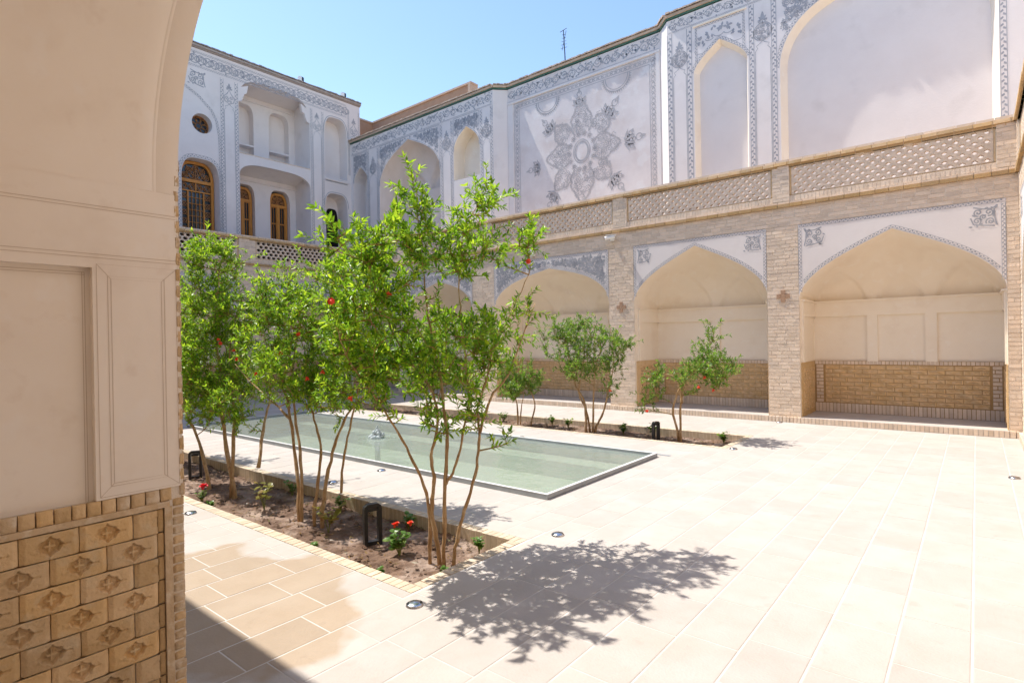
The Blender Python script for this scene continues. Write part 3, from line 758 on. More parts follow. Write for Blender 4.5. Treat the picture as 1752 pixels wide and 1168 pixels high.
mb = MB(); mb.box(x0, x1 + .12, y1 + .14, y1 + .21, -.01, .003); mb.build('drain_channel', 'steel', pool, world=True)
mb = MB(); mb.face([(x0 + .04, y0 + .04, .018), (x1 - .04, y0 + .04, .018), (x1 - .04, y1 - .04, .018), (x0 + .04, y1 - .04, .018)])
tag(mb.build('water', 'water'), kind='structure')
# fountain jet
fx, fy = -8.22, 6.25
FS = 1.1
ft = empty('fountain', (fx, fy, .02), 0, 'small white bubbling fountain jet in the pool', 'fountain')
mb = MB(); rs = random.Random(4)
def blob(mb, c, r, sub=6):
    P = []
    for j in range(sub + 1):
        v = math.pi * j / sub - math.pi / 2; P.append([(c[0] + r * math.cos(v) * math.cos(2 * math.pi * i / 8) * rs.uniform(.85, 1.15), c[1] + r * math.cos(v) * math.sin(2 * math.pi * i / 8), c[2] + r * 1.25 * math.sin(v)) for i in range(9)])
    mb.grid(P)
for k in range(46):
    z = rs.uniform(0, 1) ** 1.2; R = .125 * (1 - z) ** .7; a = rs.uniform(0, 6.28); q = R * rs.uniform(.3, 1); blob(mb, (q * math.cos(a), q * math.sin(a), z * .15), rs.uniform(.018, .04) * (1.15 - .6 * z), 4)
blob(mb, (0, 0, .17), .018); blob(mb, (.004, .002, .195), .011); mb.v = [(v[0] * FS, v[1] * FS, v[2] * FS) for v in mb.v]; mb.build('water_bubble', 'foam', ft, smooth=True, kind='stuff')
mb = MB()
for k in range(520):
    a, r = rs.uniform(0, 6.28), abs(rs.gauss(0, .13)); z = max(0, .2 * math.exp(-r * 7) * rs.uniform(0, 1.2)); s = rs.uniform(.003, .009); c = (r * math.cos(a), r * math.sin(a), z); n = len(mb.v)
    mb.v += [(c[0] + s, c[1], c[2]), (c[0] - s, c[1], c[2]), (c[0], c[1] + s, c[2]), (c[0], c[1] - s, c[2]), (c[0], c[1], c[2] + s), (c[0], c[1], c[2] - s)]
    mb.f += [(n, n + 2, n + 4), (n + 2, n + 1, n + 4), (n + 1, n + 3, n + 4), (n + 3, n, n + 4), (n + 2, n, n + 5), (n + 1, n + 2, n + 5), (n + 3, n + 1, n + 5), (n, n + 3, n + 5)]
mb.build('water_drops', 'foam', ft, kind='stuff')
mb = MB()
for r, h in ((.17, .012), (.25, .007), (.34, .004)): mb.lathe([(r - .03, 0), (r, h), (r + .03, 0)], (0, 0, 0), 28)
mb.build('ripple', 'water', ft, smooth=True, kind='stuff')
mb = MB(); mb.lathe([(.05, -.4), (.05, -.06), (.03, -.02)], (0, 0, 0), 10); mb.build('nozzle', 'steel', ft)
# ================================================================== building along the right side
def recess(parent, op, w, d, back='white', side='white', nm='recess', inset=0):
    mb = MB(); path = [(op['u0'], op['z0'])] + op['pts'] + [(op['u1'], op['z0'])]; inn = offset_path(path, -inset) if inset else path
    for k in range(len(path) - 1): mb.face([(path[k][0], w, path[k][1]), (path[k + 1][0], w, path[k + 1][1]), (inn[k + 1][0], w + d, inn[k + 1][1]), (inn[k][0], w + d, inn[k][1])])
    mb.face([(op['u0'], w, op['z0']), (op['u1'], w, op['z0']), (op['u1'], w + d, op['z0']), (op['u0'], w + d, op['z0'])]); mb.build(nm + '_reveal', side, parent)
    za = max(p[1] for p in op['pts']); mb = MB(); mb.rect(op['u0'] - .01, op['u1'] + .01, op['z0'] - .01, za + .01, w + d); mb.build(nm + '_back', back, parent)
RB = empty('courtyard_building', (0, 12.1, 0), 0, 'long right-hand courtyard building with brick arcade below and painted white upper wall', 'building')
bays = [dict(u0=-2.66, u1=.39, uc=-1.14, zs=2.42, za=3.57, ms=.36), dict(u0=-6.18, u1=-3.25, uc=-4.72, zs=2.55, za=3.69, ms=.34, pil=[.5, .9]),
        dict(u0=-10.5, u1=-6.85, uc=-8.6, zs=2.6, za=3.56, al=.4, style='scroll'), dict(u0=-14.15, u1=-11.35, zs=2.6, za=3.54, al=.4, style='scroll'), dict(u0=-17.3, u1=-14.75, zs=2.5, za=3.56)]
arcade(RB, -17.7, .55, bays, [(-17.7, -17.4), (-14.65, -14.25), (-10.95, -10.55), (-6.7, -6.33), (-3.12, -2.8), (.28, .55)], 'diamond', 300, .155, 7, objs=(0,), crosses=((-2.95, 2.48), (-6.52, 2.45), (-10.92, 2.45)))
W1, WP = 1.3, 1.62; ZT = 9.5
# --- near section, two recesses
n1 = OP(-5.17, -3.93, 4.17, arch(-5.17, -3.93, 8.02, 8.64, .72, 12)); big = OP(-3.25, .38, 4.17, arch(-3.25, .38, 7.55, 9.02, .30, 22))
mb = MB(); wall_face(mb, -5.83, 1.85, 4.16, ZT, [n1, big], W1); mb.build('upper_wall', 'white', RB)
recess(RB, n1, W1, .19, 'white', 'cream', 'niche', .075); recess(RB, big, W1, .21, 'white', 'cream', 'arch_recess', .1)
PW = W1 - .004; mb = MB()
pilaster_deco(mb, -5.83, -5.21, 4.2, 9.15, PW, 8.47, .195, .125); pilaster_deco(mb, -3.885, -3.31, 4.2, 9.15, PW, 8.47, .195, .105)
chain(mb, [p for p in offset_path(n1['pts'], .04)], .065, PW - .001); chain(mb, [(-5.10, 8.25), (-5.10, 9.07), (-4.0, 9.07), (-4.0, 8.25)], .06, PW - .002)
chain(mb, [p for p in offset_path(big['pts'], .05)], .07, PW - .001); chain(mb, [(.44, 4.2), (.44, 9.15)], .1, PW)
mb.build('painted_border', 'paint', RB)
mb = MB(); rs = random.Random(8)
for c, r in (((-4.98, 8.62), .16), ((-4.56, 8.86), .12), ((-4.14, 8.66), .16), ((-4.78, 8.8), .1), ((-4.34, 8.83), .1)):
    mb.rib([(c[0] + r * math.cos(t * .35), c[1] - r * .6 + r * .6 * math.sin(t * .35)) for t in range(9, 18)], .007, PW)
    for k in range(7): leafp(mb, (c[0] + rs.uniform(-.6, .6) * r, c[1] + rs.uniform(0, 1.) * r), .1, .055, rs.uniform(0, 6.28), PW - .001 - k * .0002)
zb = lambda u: next((p[1] + (q[1] - p[1]) * (u - p[0]) / max(1e-6, q[0] - p[0]) for p, q in zip(big['pts'][:-1], big['pts'][1:]) if p[0] <= u <= q[0]), 7.6)
ins = lambda a, c, r: -3.2 + r < a < .34 - r and c + r < 9.12 and c - r > max(zb(max(-3.24, a - r)), zb(min(.37, a + r))) + .09
scrollfill(mb, ins, (-3.2, .34, 7.7, 9.12), PW, .09, random.Random(5), 1500, .011); scrollfill(mb, ins, (-3.2, .34, 7.7, 9.12), PW - .001, .05, random.Random(6), 1500, .009)
mb.build('painted_flowers', 'paint', RB, kind='stuff')
mb = MB(); vine(mb, -5.8, 1.8, 9.2, ZT - .01, PW, dens=2); chain(mb, [(-5.8, 9.185), (1.8, 9.185)], .035, PW); mb.build('painted_frieze', 'paint', RB)
mb = MB(); mb.box(-5.17, -3.94, W1 - .03, W1 + .01, 9.105, 9.145); mb.build('niche_head_moulding', 'cream', RB)
# --- chamfers and the recessed painted panel
for (a, wa), (b, wb) in (((-6.15, WP), (-5.83, W1)), ((-11.55, W1), (-11.23, WP))):
    mb = MB(); mb.face([(a, wa, 4.16), (b, wb, 4.16), (b, wb, ZT), (a, wa, ZT)]); mb.build('chamfer_wall', 'white', RB)
mb = MB(); mb.rect(-11.23, -6.15, 4.16, ZT, WP); mb.build('painted_panel_wall', 'panel', RB)
PP = WP - .004; mb = MB(); mb.box(-11.2, -6.17, WP - .035, WP, 9.0, 9.06); mb.box(-11.2, -11.0, WP - .02, WP, 4.2, 8.999); mb.box(-6.28, -6.17, WP - .02, WP, 4.2, 8.999); mb.build('panel_moulding', 'white', RB)
mb = MB()
fr = [(-10.86, 4.3), (-10.86, 8.87), (-6.36, 8.87), (-6.36, 4.3)]
for a, b in zip(fr[:-1], fr[1:]):
    if a[0] == b[0]: 
        z = 4.3
        while z < 8.9:
            c = (a[0], z); ring(mb, c, .05, .008, PP, 8); spiral(mb, (c[0] + .03, z + .07), .04, 1, 0, 1, PP - .0005, .007); spiral(mb, (c[0] - .03, z + .07), .04, 1, 3, -1, PP - .0005, .007); z += .14
    else:
        u = a[0]
        while u < b[0]:
            ring(mb, (u, 8.87), .05, .008, PP, 8); spiral(mb, (u + .07, 8.9), .04, 1, 0, 1, PP - .0005, .007); spiral(mb, (u + .07, 8.84), .04, 1, 3, -1, PP - .0005, .007); u += .14
for o in (-.1, .1):
    mb.rib([(-10.86 + o, 4.3), (-10.86 + o, 8.87 - o), (-6.36 - o, 8.87 - o), (-6.36 - o, 4.3)], .011, PP)
for cu in (-9.7, -7.42):
    for r in (.34, .40): mb.rib([(cu + r * math.cos(t), 8.76 - r * abs(math.sin(t))) for t in np.linspace(0, math.pi, 16)], .012, PP)
    for t in np.linspace(.1, 3.04, 22): mb.rib([(cu + .40 * math.cos(t), 8.76 - .40 * math.sin(t)), (cu + .45 * math.cos(t), 8.76 - .45 * math.sin(t))], .011, PP)
mb.build('panel_border', 'paint_soft', RB)
# the big star-shaped medallion
mb = MB(); C0 = (-8.55, 7.0); rs = random.Random(17)
ring(mb, C0, .21, .025, PP, 24, .27); ring(mb, C0, .27, .014, PP, 24, .33)
def petal(c, a, L, Wd, fill=.085, sd=1):
    ca, sa = math.cos(a), math.sin(a)
    f = lambda x, y: (c[0] + ca * x - sa * y, c[1] + sa * x + ca * y)
    up = [(0, .30), (.12, .40), (.22, .46), (.32, .40), (.42, .46), (.55, .40), (.64, .29), (.74, .27), (.84, .17), (.92, .12), (1, 0)]
    out = [f(x * L, y * Wd) for x, y in up] + [f(x * L, -y * Wd) for x, y in up[::-1][1:]]
    mb.rib(out, .009, PP)
    def ins(u, z, r):
        dx, dz = u - c[0], z - c[1]; x = (dx * ca + dz * sa) / L; y = abs(-dx * sa + dz * ca) / Wd
        if not 0.02 < x < .95: return False
        lim = np.interp(x, [p[0] for p in up], [p[1] for p in up]); return y + r / Wd * .9 < lim
    got = scrollfill(mb, ins, (c[0] - L, c[0] + L, c[1] - L, c[1] + L), PP - .0008, fill, random.Random(sd), 1500, .009, False)
    for q in got:
        for t in range(5): disc(mb, (q[0] + q[2] * 1.08 * math.cos(t * 1.257), q[1] + q[2] * 1.08 * math.sin(t * 1.257)), .017, PP - .0012 - t * .0001, 5)
    for p in resample(out, .075): ring(mb, p, .03, .0065, PP - .001, 7)
for k in range(14):
    t = k * 2 * math.pi / 14; rosette(mb, (C0[0] + .42 * math.cos(t), C0[1] + .5 * math.sin(t)), .085, PP - .0003, 5, .008)
for k, (a, r0_, L, Wd) in enumerate(((90, .5, .95, .75), (270, .5, .95, .85), (0, .42, .8, .75), (180, .42, .8, .75), (45, .72, .55, .62), (135, .72, .55, .62), (225, .72, .6, .62), (315, .72, .55, .62))):
    t = math.radians(a); petal((C0[0] + r0_ * math.cos(t), C0[1] + r0_ * math.sin(t)), t, L, Wd, .10, k + 1)
for k in range(16):
    t = k * math.pi / 8 + .2; spiral(mb, (C0[0] + .72 * math.cos(t), C0[1] + .78 * math.sin(t)), .1, 1.3, t, 1 if k % 2 else -1, PP - .0016, .009)
    mb.rib([(C0[0] + .95 * math.cos(t), C0[1] + 1.0 * math.sin(t)), (C0[0] + 1.05 * math.cos(t + .08), C0[1] + 1.1 * math.sin(t + .08)), (C0[0] + 1.12 * math.cos(t), C0[1] + 1.17 * math.sin(t))], .008, PP - .0018)
def sprig(c, a, s):
    for d, L in ((0, 1), (.75, .62), (-.75, .62)):
        t = a + d; q = (c[0] + s * .32 * math.cos(t) * L, c[1] + s * .32 * math.sin(t) * L); rosette(mb, q, s * .27 * L, PP, 6, .013)
        e = (c[0] + s * .75 * math.cos(t) * L, c[1] + s * .75 * math.sin(t) * L); ring(mb, e, s * .16 * L, .013, PP, 10); leafp(mb, e, s * .38 * L, s * .16, t, PP - .0006)
    for d in (-.4, .4, 1.2, -1.2): leafp(mb, c, s * .6, s * .13, a + d, PP - .0009)
for c, a, s in (((-8.6, 8.28), 90, .46), ((-7.75, 7.75), 50, .56), ((-7.2, 6.95), 5, .56), ((-9.55, 7.8), 130, .52), ((-10.0, 6.85), 185, .48), ((-9.45, 6.0), 235, .54), ((-7.6, 6.1), 310, .54)): sprig(c, math.radians(a), s)
mb.build('star_medallion', 'paint_soft', RB, kind='stuff')
mb = MB(); vine(mb, -11.2, -6.17, 9.1, ZT - .01, PP, dens=2); chain(mb, [(-11.2, 9.085), (-6.17, 9.085)], .035, PP); mb.build('painted_frieze', 'paint', RB)
# --- far section with the vaulted arch
a1 = OP(-18.82, -17.94, 4.17, arch(-18.82, -17.94, 7.95, 8.5, .6, 10)); a2 = OP(-17.2, -13.95, 4.17, arch(-17.2, -13.95, 7.55, 8.92, .5, 20)); a3 = OP(-13.3, -12.13, 7.0, arch(-13.3, -12.13, 7.95, 8.66, .55, 12))
mb = MB(); wall_face(mb, -19.0, -11.55, 4.16, ZT, [a1, a2, a3], W1); mb.build('upper_wall', 'white', RB)
recess(RB, a1, W1, .55, 'white', 'white', 'niche'); recess(RB, a3, W1, .5, 'cream', 'cream', 'niche')
mb = MB(); reveal(mb, a2, W1, W1 + .12); mb.rect(-17.3, -13.9, 4.17, 7.3, W1 + .95)
for u in (-17.2, -13.95): mb.face([(u, W1 + .1205, 4.17), (u, W1 + .95, 4.17), (u, W1 + .95, 7.7), (u, W1 + .1205, 7.7)])
mb.build('arch_recess', 'blush', RB)
mb = MB(); P = []; R = []
for p, q in zip(a2['pts'][:-1], a2['pts'][1:]):
    for k in range(2): R.append((p[0] + (q[0] - p[0]) * k / 2, p[1] + (q[1] - p[1]) * k / 2))
R.append(a2['pts'][-1])
for i in range(29):
    s = i / 28; a = s * math.pi / 2; row = []
    for u, z in R:
        zz = 7.3 + (z - 7.3) * math.cos(a) ** .8; ww = .12 + .83 * math.sin(a)
        for lc, lh in ((-16.4, .75), (-14.75, .75)):
            x = abs(u - lc) / lh
            if x < 1: ww += .14 * min(1, max(0, (lh * 1.25 * (.55 * (1 - x) + .45 * math.sqrt(1 - x * x)) - (zz - 7.3)) / .05))
        row.append((u, W1 + ww, zz))
    P.append(row)
mb.grid(P); mb.build('arch_vault', 'blush', RB, smooth=True)
mb = MB()
zz2 = lambda op: (lambda u: next((p[1] + (q[1] - p[1]) * (u - p[0]) / max(1e-6, q[0] - p[0]) for p, q in zip(op['pts'][:-1], op['pts'][1:]) if p[0] <= u <= q[0]), op['pts'][0][1]))
for op in (a1, a2, a3):
    f = zz2(op); e = .04
    ins = lambda a, c, r, op=op, f=f: op['u0'] + e + r < a < op['u1'] - e - r and c + r < 9.0 and c - r > max(f(a - r), f(a + r)) + .06
    scrollfill(mb, ins, (op['u0'], op['u1'], 7.6, 9.0), PW, .085, random.Random(2), 1300, .012); scrollfill(mb, ins, (op['u0'], op['u1'], 7.6, 9.0), PW - .001, .045, random.Random(9), 1300, .010)
    mb.rib(offset_path(op['pts'], .03), .008, PW); mb.rib([(op['u0'] + .02, op['pts'][0][1]), (op['u0'] + .02, 9.03), (op['u1'] - .02, 9.03), (op['u1'] - .02, op['pts'][0][1])], .010, PW)
for a, b in ((-17.92, -17.24), (-13.92, -13.33), (-12.10, -11.57)): pilaster_deco(mb, a, b, 4.2, 9.03, PW, 8.3, .2, .09)
mb.build('painted_scrollwork', 'paint', RB)
mb = MB(); vine(mb, -18.9, -11.6, 9.1, ZT - .01, PW, dens=2); chain(mb, [(-18.95, 9.075), (-11.6, 9.075)], .035, PW); mb.build('painted_frieze', 'paint', RB)
cornice(RB, [(-19.25, W1), (-11.55, W1), (-11.23, WP), (-6.15, WP), (-5.83, W1), (1.9, W1)], ZT)
mb = MB(); mb.box(-19.2, 1.9, WP + .1, 4.4, 9.3, 9.62); mb.box(-20, 1.9, 4.0, 4.4, 0, 9.29); mb.box(-19.0, 1.9, 2.75, 2.85, 0, 9.29); mb.build('roof_slab', 'mud', RB)

# roof terrace parapet behind
TP = empty('terrace_parapet', (-17, 15.4, 9.6), 0, 'brown mud-plastered parapet on the roof terrace behind the right cornice', 'parapet')
mb = MB(); mb.box(-20.2, -14.35, 15.4, 15.7, 9.6, 11.2); mb.box(-20.5, -20.2, 13.2, 15.7, 9.6, 11.2); mb.build('parapet_wall', 'mud', TP, world=True)
mb = MB(); mb.box(-20.2, -14.29, 15.35, 15.75, 11.2, 11.27); mb.box(-20.55, -20.16, 13.2, 15.349, 11.2, 11.27); mb.build('coping', 'cap', TP, world=True)
mb = MB(); mb.box(-14.43, -14.31, 15.34, 15.76, 10.6, 11.199); mb.build('end_pier', 'cap', TP, world=True)

# ================================================================== far building with wooden windows
FB = empty('far_building', (-17.7, 0, 0), math.pi / 2, 'shaded far courtyard building with wooden arched windows and two-storey loggia', 'building')
fb = [dict(u0=8.95, u1=11.5, zs=2.5, za=3.56, style='scroll'), dict(u0=5.0, u1=8.3, zs=2.5, za=3.6, style='scroll'), dict(u0=1.6, u1=4.4, zs=2.5, za=3.56)]
arcade(FB, 1.0, 12.1, fb, [(4.5, 4.95), (8.33, 8.87), (11.75, 12.1)], 'hex', 0, .17, 5)
FW = 1.3; FP = FW - .004
w1 = OP(7.22, 8.36, 4.9, round_arch(7.22, 8.36, 7.02, 7.64)); lo = OP(9.03, 11.64, 4.17, arch(9.03, 11.64, 7.45, 7.86, .02, 14)); dn = OP(12.26, 13.22, 4.17, round_arch(12.26, 13.22, 6.95, 7.45))
mb = MB(); wall_face(mb, 1.0, 13.86, 4.16, 7.95, [w1, lo, dn], FW)
up = OP(9.03, 11.64, 8.16, arch(9.03, 11.64, 10.0, 10.72, .0, 16)); un = OP(12.27, 13.24, 8.05, round_arch(12.27, 13.24, 9.72, 10.36))
rc = (7.86, 8.78); rr = .31; sq = OP(rc[0] - .4, rc[0] + .4, rc[1] - .4, [(rc[0] - .4, rc[1] + .4), (rc[0] + .4, rc[1] + .4)])
wall_face(mb, 1.0, 13.86, 7.95, 11.12, [sq, up, un], FW)
sqp = []; cip = []
for i in range(32):
    t = 2 * math.pi * i / 32; cx, cz = math.cos(t), math.sin(t); k = .4 / max(abs(cx), abs(cz)); sqp.append((rc[0] + cx * k, rc[1] + cz * k)); cip.append((rc[0] + cx * rr, rc[1] + cz * rr))
for i in range(32):
    j = (i + 1) % 32; mb.face([(sqp[i][0], FW, sqp[i][1]), (sqp[j][0], FW, sqp[j][1]), (cip[j][0], FW, cip[j][1]), (cip[i][0], FW, cip[i][1])])
mb.build('upper_wall', 'white', FB)
mb = MB()
for i in range(32):
    j = (i + 1) % 32; mb.face([(cip[i][0], FW, cip[i][1]), (cip[j][0], FW, cip[j][1]), (cip[j][0], FW + .3, cip[j][1]), (cip[i][0], FW + .3, cip[i][1])])
mb.build('round_reveal', 'white', FB, smooth=True)
mb = MB(); mb.box(13.86, 13.87, FW, FW + 3, 4.2, 11.12); mb.box(1, 13.8, FW + 1.8, FW + 4, 0, 11.1); mb.build('rear_mass', 'white', FB)
# round window
mb = MB(); mb.poly(cip, FW + .30); o = mb.build('round_window', 'glass', FB)
mb = MB(); ring2 = lambda m, c, r, hw, d: m.solidrib([(c[0] + r * math.cos(2 * math.pi * i / 16), c[1] + r * math.sin(2 * math.pi * i / 16)) for i in range(16)], hw, FW + d, FW + d + .02, True)
ring2(mb, rc, .295, .02, .27); ring2(mb, rc, .09, .012, .28)
for k in range(8):
    t = k * math.pi / 4; ring2(mb, (rc[0] + .18 * math.cos(t), rc[1] + .18 * math.sin(t)), .085, .010, .28)
mb.build('window_lattice', 'wood_dark', o)
# wooden windows and doors
def window(parent, u0, u1, z0, zs, za, w, style):
    uc = (u0 + u1) / 2; pts = round_arch(u0, u1, zs, za); fw = .045
    pane = MB(); pane.poly([(u0, z0)] + pts + [(u1, z0)], w + .04); root = pane.build('window' if style == 'grid' else 'door', 'glass', parent)
    mb = MB(); mb.solidrib([(u0 + fw, z0 + fw)] + [(uc + (p[0] - uc) * (1 - 2 * fw / (u1 - u0)), p[1] - fw) for p in pts] + [(u1 - fw, z0 + fw)], fw, w - .03, w + .03, True)
    mb.box(u0 + .02, u1 - .02, w - .034, w + .03, zs - .06, zs + .04)
    if style == 'door': mb.box(uc - .05, uc + .05, w - .032, w + .03, z0 + .02, zs)
    mb.build('frame', 'wood', root)
    mb = MB(); B = lambda c, r, hw=.011: mb.solidrib([(c[0] + r * math.cos(2 * math.pi * i / 10), c[1] + r * math.sin(2 * math.pi * i / 10)) for i in range(10)], hw, w + .005, w + .03, True)
    mb.box(uc - .012, uc + .012, w, w + .032, zs + .04, za - .06)
    R = (u1 - u0) / 2; H = za - zs
    for k in range(5):
        t = math.pi * (k + .5) / 5; B((uc + R * .6 * math.cos(t), zs + .05 + H * .58 * math.sin(t)), R * .17); B((uc + R * .6 * math.cos(t), zs + .05 + H * .58 * math.sin(t)), R * .08)
        mb.solidrib([(uc, zs + .05), (uc + R * .86 * math.cos(t), zs + .05 + H * .84 * math.sin(t))], .009, w + .008, w + .03)
    for k in range(3): t = math.pi * (k + .5) / 3; B((uc + R * .27 * math.cos(t), zs + .06 + H * .3 * math.sin(t)), R * .12)
    mb.build('fanlight_lattice', 'wood_dark', root)
    mb = MB(); zt = zs - .06; zb = z0 + .09
    if style == 'grid':
        a, b = u0 + .09, u1 - .09; h = zt - zb; n = 4
        for k in range(n):
            c = a + (b - a) * (k + .5) / n
            for z in (zt - .13, zb + .13): B((c, z), .095); B((c, z), .05)
        for k in range(5):
            z = zb + .3 + (h - .6) * (k + .5) / 5
            for c in (a + .10, b - .10): B((c, z), .075); mb.solidrib([(c - .09, z - .1), (c + .09, z + .1)], .008, w + .006, w + .03); mb.solidrib([(c + .09, z - .1), (c - .09, z + .1)], .008, w + .007, w + .03)
        mb.build('lattice', 'wood_dark', root)
        mb = MB(); ga, gb, g0, g1 = a + .22, b - .22, zb + .27, zt - .27
        for u in (ga, gb): mb.box(u - .02, u + .02, w - .01, w + .03, g0, g1)
        for z in (g0, g1): mb.box(a, b, w - .012, w + .03, z - .02, z + .02)
        mb.box(uc - .015, uc + .015, w - .012, w + .03, zt - .26, zt)
        for k in range(1, 4): u = ga + (gb - ga) * k / 4; mb.box(u - .007, u + .007, w, w + .025, g0, g1)
        for k in range(1, 7): z = g0 + (g1 - g0) * k / 7; mb.box(ga, gb, w + .002, w + .025, z - .007, z + .007)
        mb.build('glazing_bars', 'wood', root)
    else:
        for s0, s1 in ((u0 + .09, uc - .05), (uc + .05, u1 - .09)):
            for u in (s0 + .012, s1 - .012): mb.box(u - .014, u + .014, w - .01, w + .03, zb, zt)
            for k in range(5): z = zb + (zt - zb) * k / 4; mb.box(s0, s1, w - .008, w + .03, z - .02, z + .02)
            mb.box((s0 + s1) / 2 - .006, (s0 + s1) / 2 + .006, w + .006, w + .03, zb, zt)
        mb.build('glazing_bars', 'wood', root)
    return root
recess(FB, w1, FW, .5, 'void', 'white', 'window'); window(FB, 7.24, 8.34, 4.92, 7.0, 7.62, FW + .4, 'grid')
mb = MB(); w0_ = OP(7.22, 8.36, 4.9, offset_path(w1['pts'], .05)); chain(mb, [(7.16, 4.9)] + offset_path(w1['pts'], .07) + [(8.42, 4.9)], .09, FP); mb.build('painted_border', 'paint', FB)
recess(FB, un, FW, .5, 'white', 'white', 'niche'); recess(FB, dn, FW, .65, 'white', 'white', 'doorway')
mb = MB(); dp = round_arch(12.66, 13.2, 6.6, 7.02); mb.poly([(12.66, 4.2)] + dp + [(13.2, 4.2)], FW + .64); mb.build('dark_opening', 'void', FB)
# two-storey loggia
LD = 1.05
for op, z0, nm in ((lo, 4.17, 'lower'), (up, 8.16, 'upper')):
    mb = MB(); reveal(mb, op, FW, FW + .12); za = max(p[1] for p in op['pts']) + .1
    d = FW + LD
    for u in (op['u0'], op['u1']): mb.face([(u, FW + .121, z0), (u, d, z0), (u, d, za), (u, FW + .121, za)])
    mb.face([(op['u0'], FW + .1, za), (op['u1'], FW + .1, za), (op['u1'], d, za - .25), (op['u0'], d, za - .25)])
    mb.face([(op['u0'], FW + .121, z0), (op['u1'], FW + .121, z0), (op['u1'], d, z0), (op['u0'], d, z0)])
    mb.build('loggia_lining', 'cream' if nm == 'x' else 'white', FB)
    mb = MB(); zl = za - .42; mb.box(op['u0'], op['u1'], d - .06, d, zl, zl + .035); mb.build('loggia_ledge', 'white', FB)
    mb = MB(); ops = []
    for a, b in ((9.30, 10.05), (10.62, 11.40)):
        if nm == 'lower': ops.append(OP(a, b, 4.25, round_arch(a, b, 6.95, 7.42)))
        else: ops.append(OP(a, b, 8.42, round_arch(a, b, 9.85, 10.28)))
    wall_face(mb, op['u0'], op['u1'], z0, za - .2, ops, d); mb.build('loggia_back_wall', 'white', FB)
    for o_ in ops:
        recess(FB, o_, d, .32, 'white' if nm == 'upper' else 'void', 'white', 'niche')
        if nm == 'lower': window(FB, o_['u0'] + .04, o_['u1'] - .02, 4.27, 6.9, 7.36, d + .2, 'door')
        else:
            m2 = MB(); m2.box(o_['u0'], o_['u1'], d - .01, d + .31, 8.80, 8.86); m2.build('niche_shelf', 'white', FB)
br = Bricks(); br.soldiers(9.03, 11.64, 8.135, 8.17, FW - .012, bw=.1, dw=.06); br.finish(FB, 0)
# lobes of the upper loggia arch
mb = MB()
for u, s in ((9.03, 1), (11.64, -1)):
    mb.prism([(u, 10.32), (u, 9.86), (u + s * .10, 9.90), (u + s * .16, 10.02), (u + s * .20, 10.16), (u + s * .28, 10.2), (u + s * .31, 10.34), (u + s * .34, 10.48)], FW - .003, FW + .12)
mb.build('arch_lobe', 'white', FB)
mb = MB()
pilaster_deco(mb, 8.44, 9.01, 4.2, 10.45, FP, 9.85, .19, .10, 'drop'); pilaster_deco(mb, 11.67, 12.22, 4.2, 10.45, FP, 9.85, .19, .085, 'drop'); pilaster_deco(mb, 13.30, 13.84, 8.3, 10.9, FP, 10.1, .19, .06, 'drop')
chain(mb, [(6.1, 10.25), (6.7, 10.12), (7.31, 9.87), (7.77, 9.62), (8.15, 9.28), (8.31, 8.95), (8.385, 8.5), (8.40, 8.0), (8.40, 4.3)], .075, FP - .001)
corner_motif(mb, 7.45, 7.98, 9.92, 10.42, FP, -1)
mb.rib(offset_path(un['pts'], .05), .012, FP); mb.rib(offset_path(dn['pts'], .05), .012, FP); mb.rib([(12.27, 7.9), (13.24, 7.9)], .02, FP)
mb.build('painted_ornament', 'paint', FB)
mb = MB()
for k in range(60):
    u = 1.5 + k * .205
    if u > 13.2: break
    ring(mb, (u, 10.78), .135, .014, FP, 16); ring(mb, (u + .1, 10.78), .085, .012, FP - .001, 12)
    for q in range(3): leafp(mb, (u + random.uniform(-.06, .06), 10.78 + random.uniform(-.16, .16)), .09, .05, random.uniform(0, 6.28), FP - .002 - q * .0002)
for z in (10.56, 11.0): chain(mb, [(1.2, z), (13.25, z)], .06, FP)
mb.build('painted_frieze', 'paint', FB)
mb = MB(); mb.box(12.24, 13.26, FW - .05, FW, 7.93, 8.0); mb.build('string_course', 'white', FB)
cornice(FB, [(1.0, FW), (13.9, FW)], 11.12, True, False)

# ================================================================== end building on the right edge
EBd = empty('end_building', (.55, 0, 0), -math.pi / 2, 'brick and plaster end wall at the right edge of the courtyard', 'building')
arcade(EBd, -12.1, -1.0, [dict(u0=-11.72, u1=-8.7, zs=2.42, za=3.57), dict(u0=-8.1, u1=-5.1, zs=2.42, za=3.57), dict(u0=-4.5, u1=-1.5, zs=2.42, za=3.57)], [(-12.1, -11.9), (-8.55, -8.25), (-5, -4.6), (-1.3, -1)], 'diamond', 0, .172, 6)
mb = MB(); mb.box(-13.4, -1, 1.3, 1.6, 4.16, 9.5); mb.box(-13.4, -1, 1.601, 4, 0, 9.4); mb.build('upper_wall', 'white', EBd)
cornice(EBd, [(-13.4, 1.3), (-1, 1.3)], 9.5)

# ================================================================== building the photographer stands in
NB = empty('niche_building', (0, 1.0, 0), math.pi, 'near courtyard building with plastered niche wall and carved brick dado in the left foreground', 'building')
arcade(NB, -.55, 17.7, [dict(u0=-.37, u1=2.67, custom=1), dict(u0=3.25, u1=6.18, zs=2.42, za=3.6), dict(u0=6.85, u1=10.5, zs=2.5, za=3.56), dict(u0=11.35, u1=14.15, zs=2.5, za=3.56), dict(u0=14.75, u1=17.3, zs=2.5, za=3.5)], [(-.55, -.3), (2.8, 3.12), (6.3, 6.7), (10.5, 10.9), (17.3, 17.7)], 'diamond', 0, .172, 6)
mb = MB(); mb.box(-1.85, 19, 1.3, 1.6, 4.16, 9.5); mb.box(-1.85, 19, 1.601, 4, 0, 9.4); mb.build('upper_wall', 'white', NB)
cornice(NB, [(-1.85, 1.3), (19, 1.3)], 9.5)
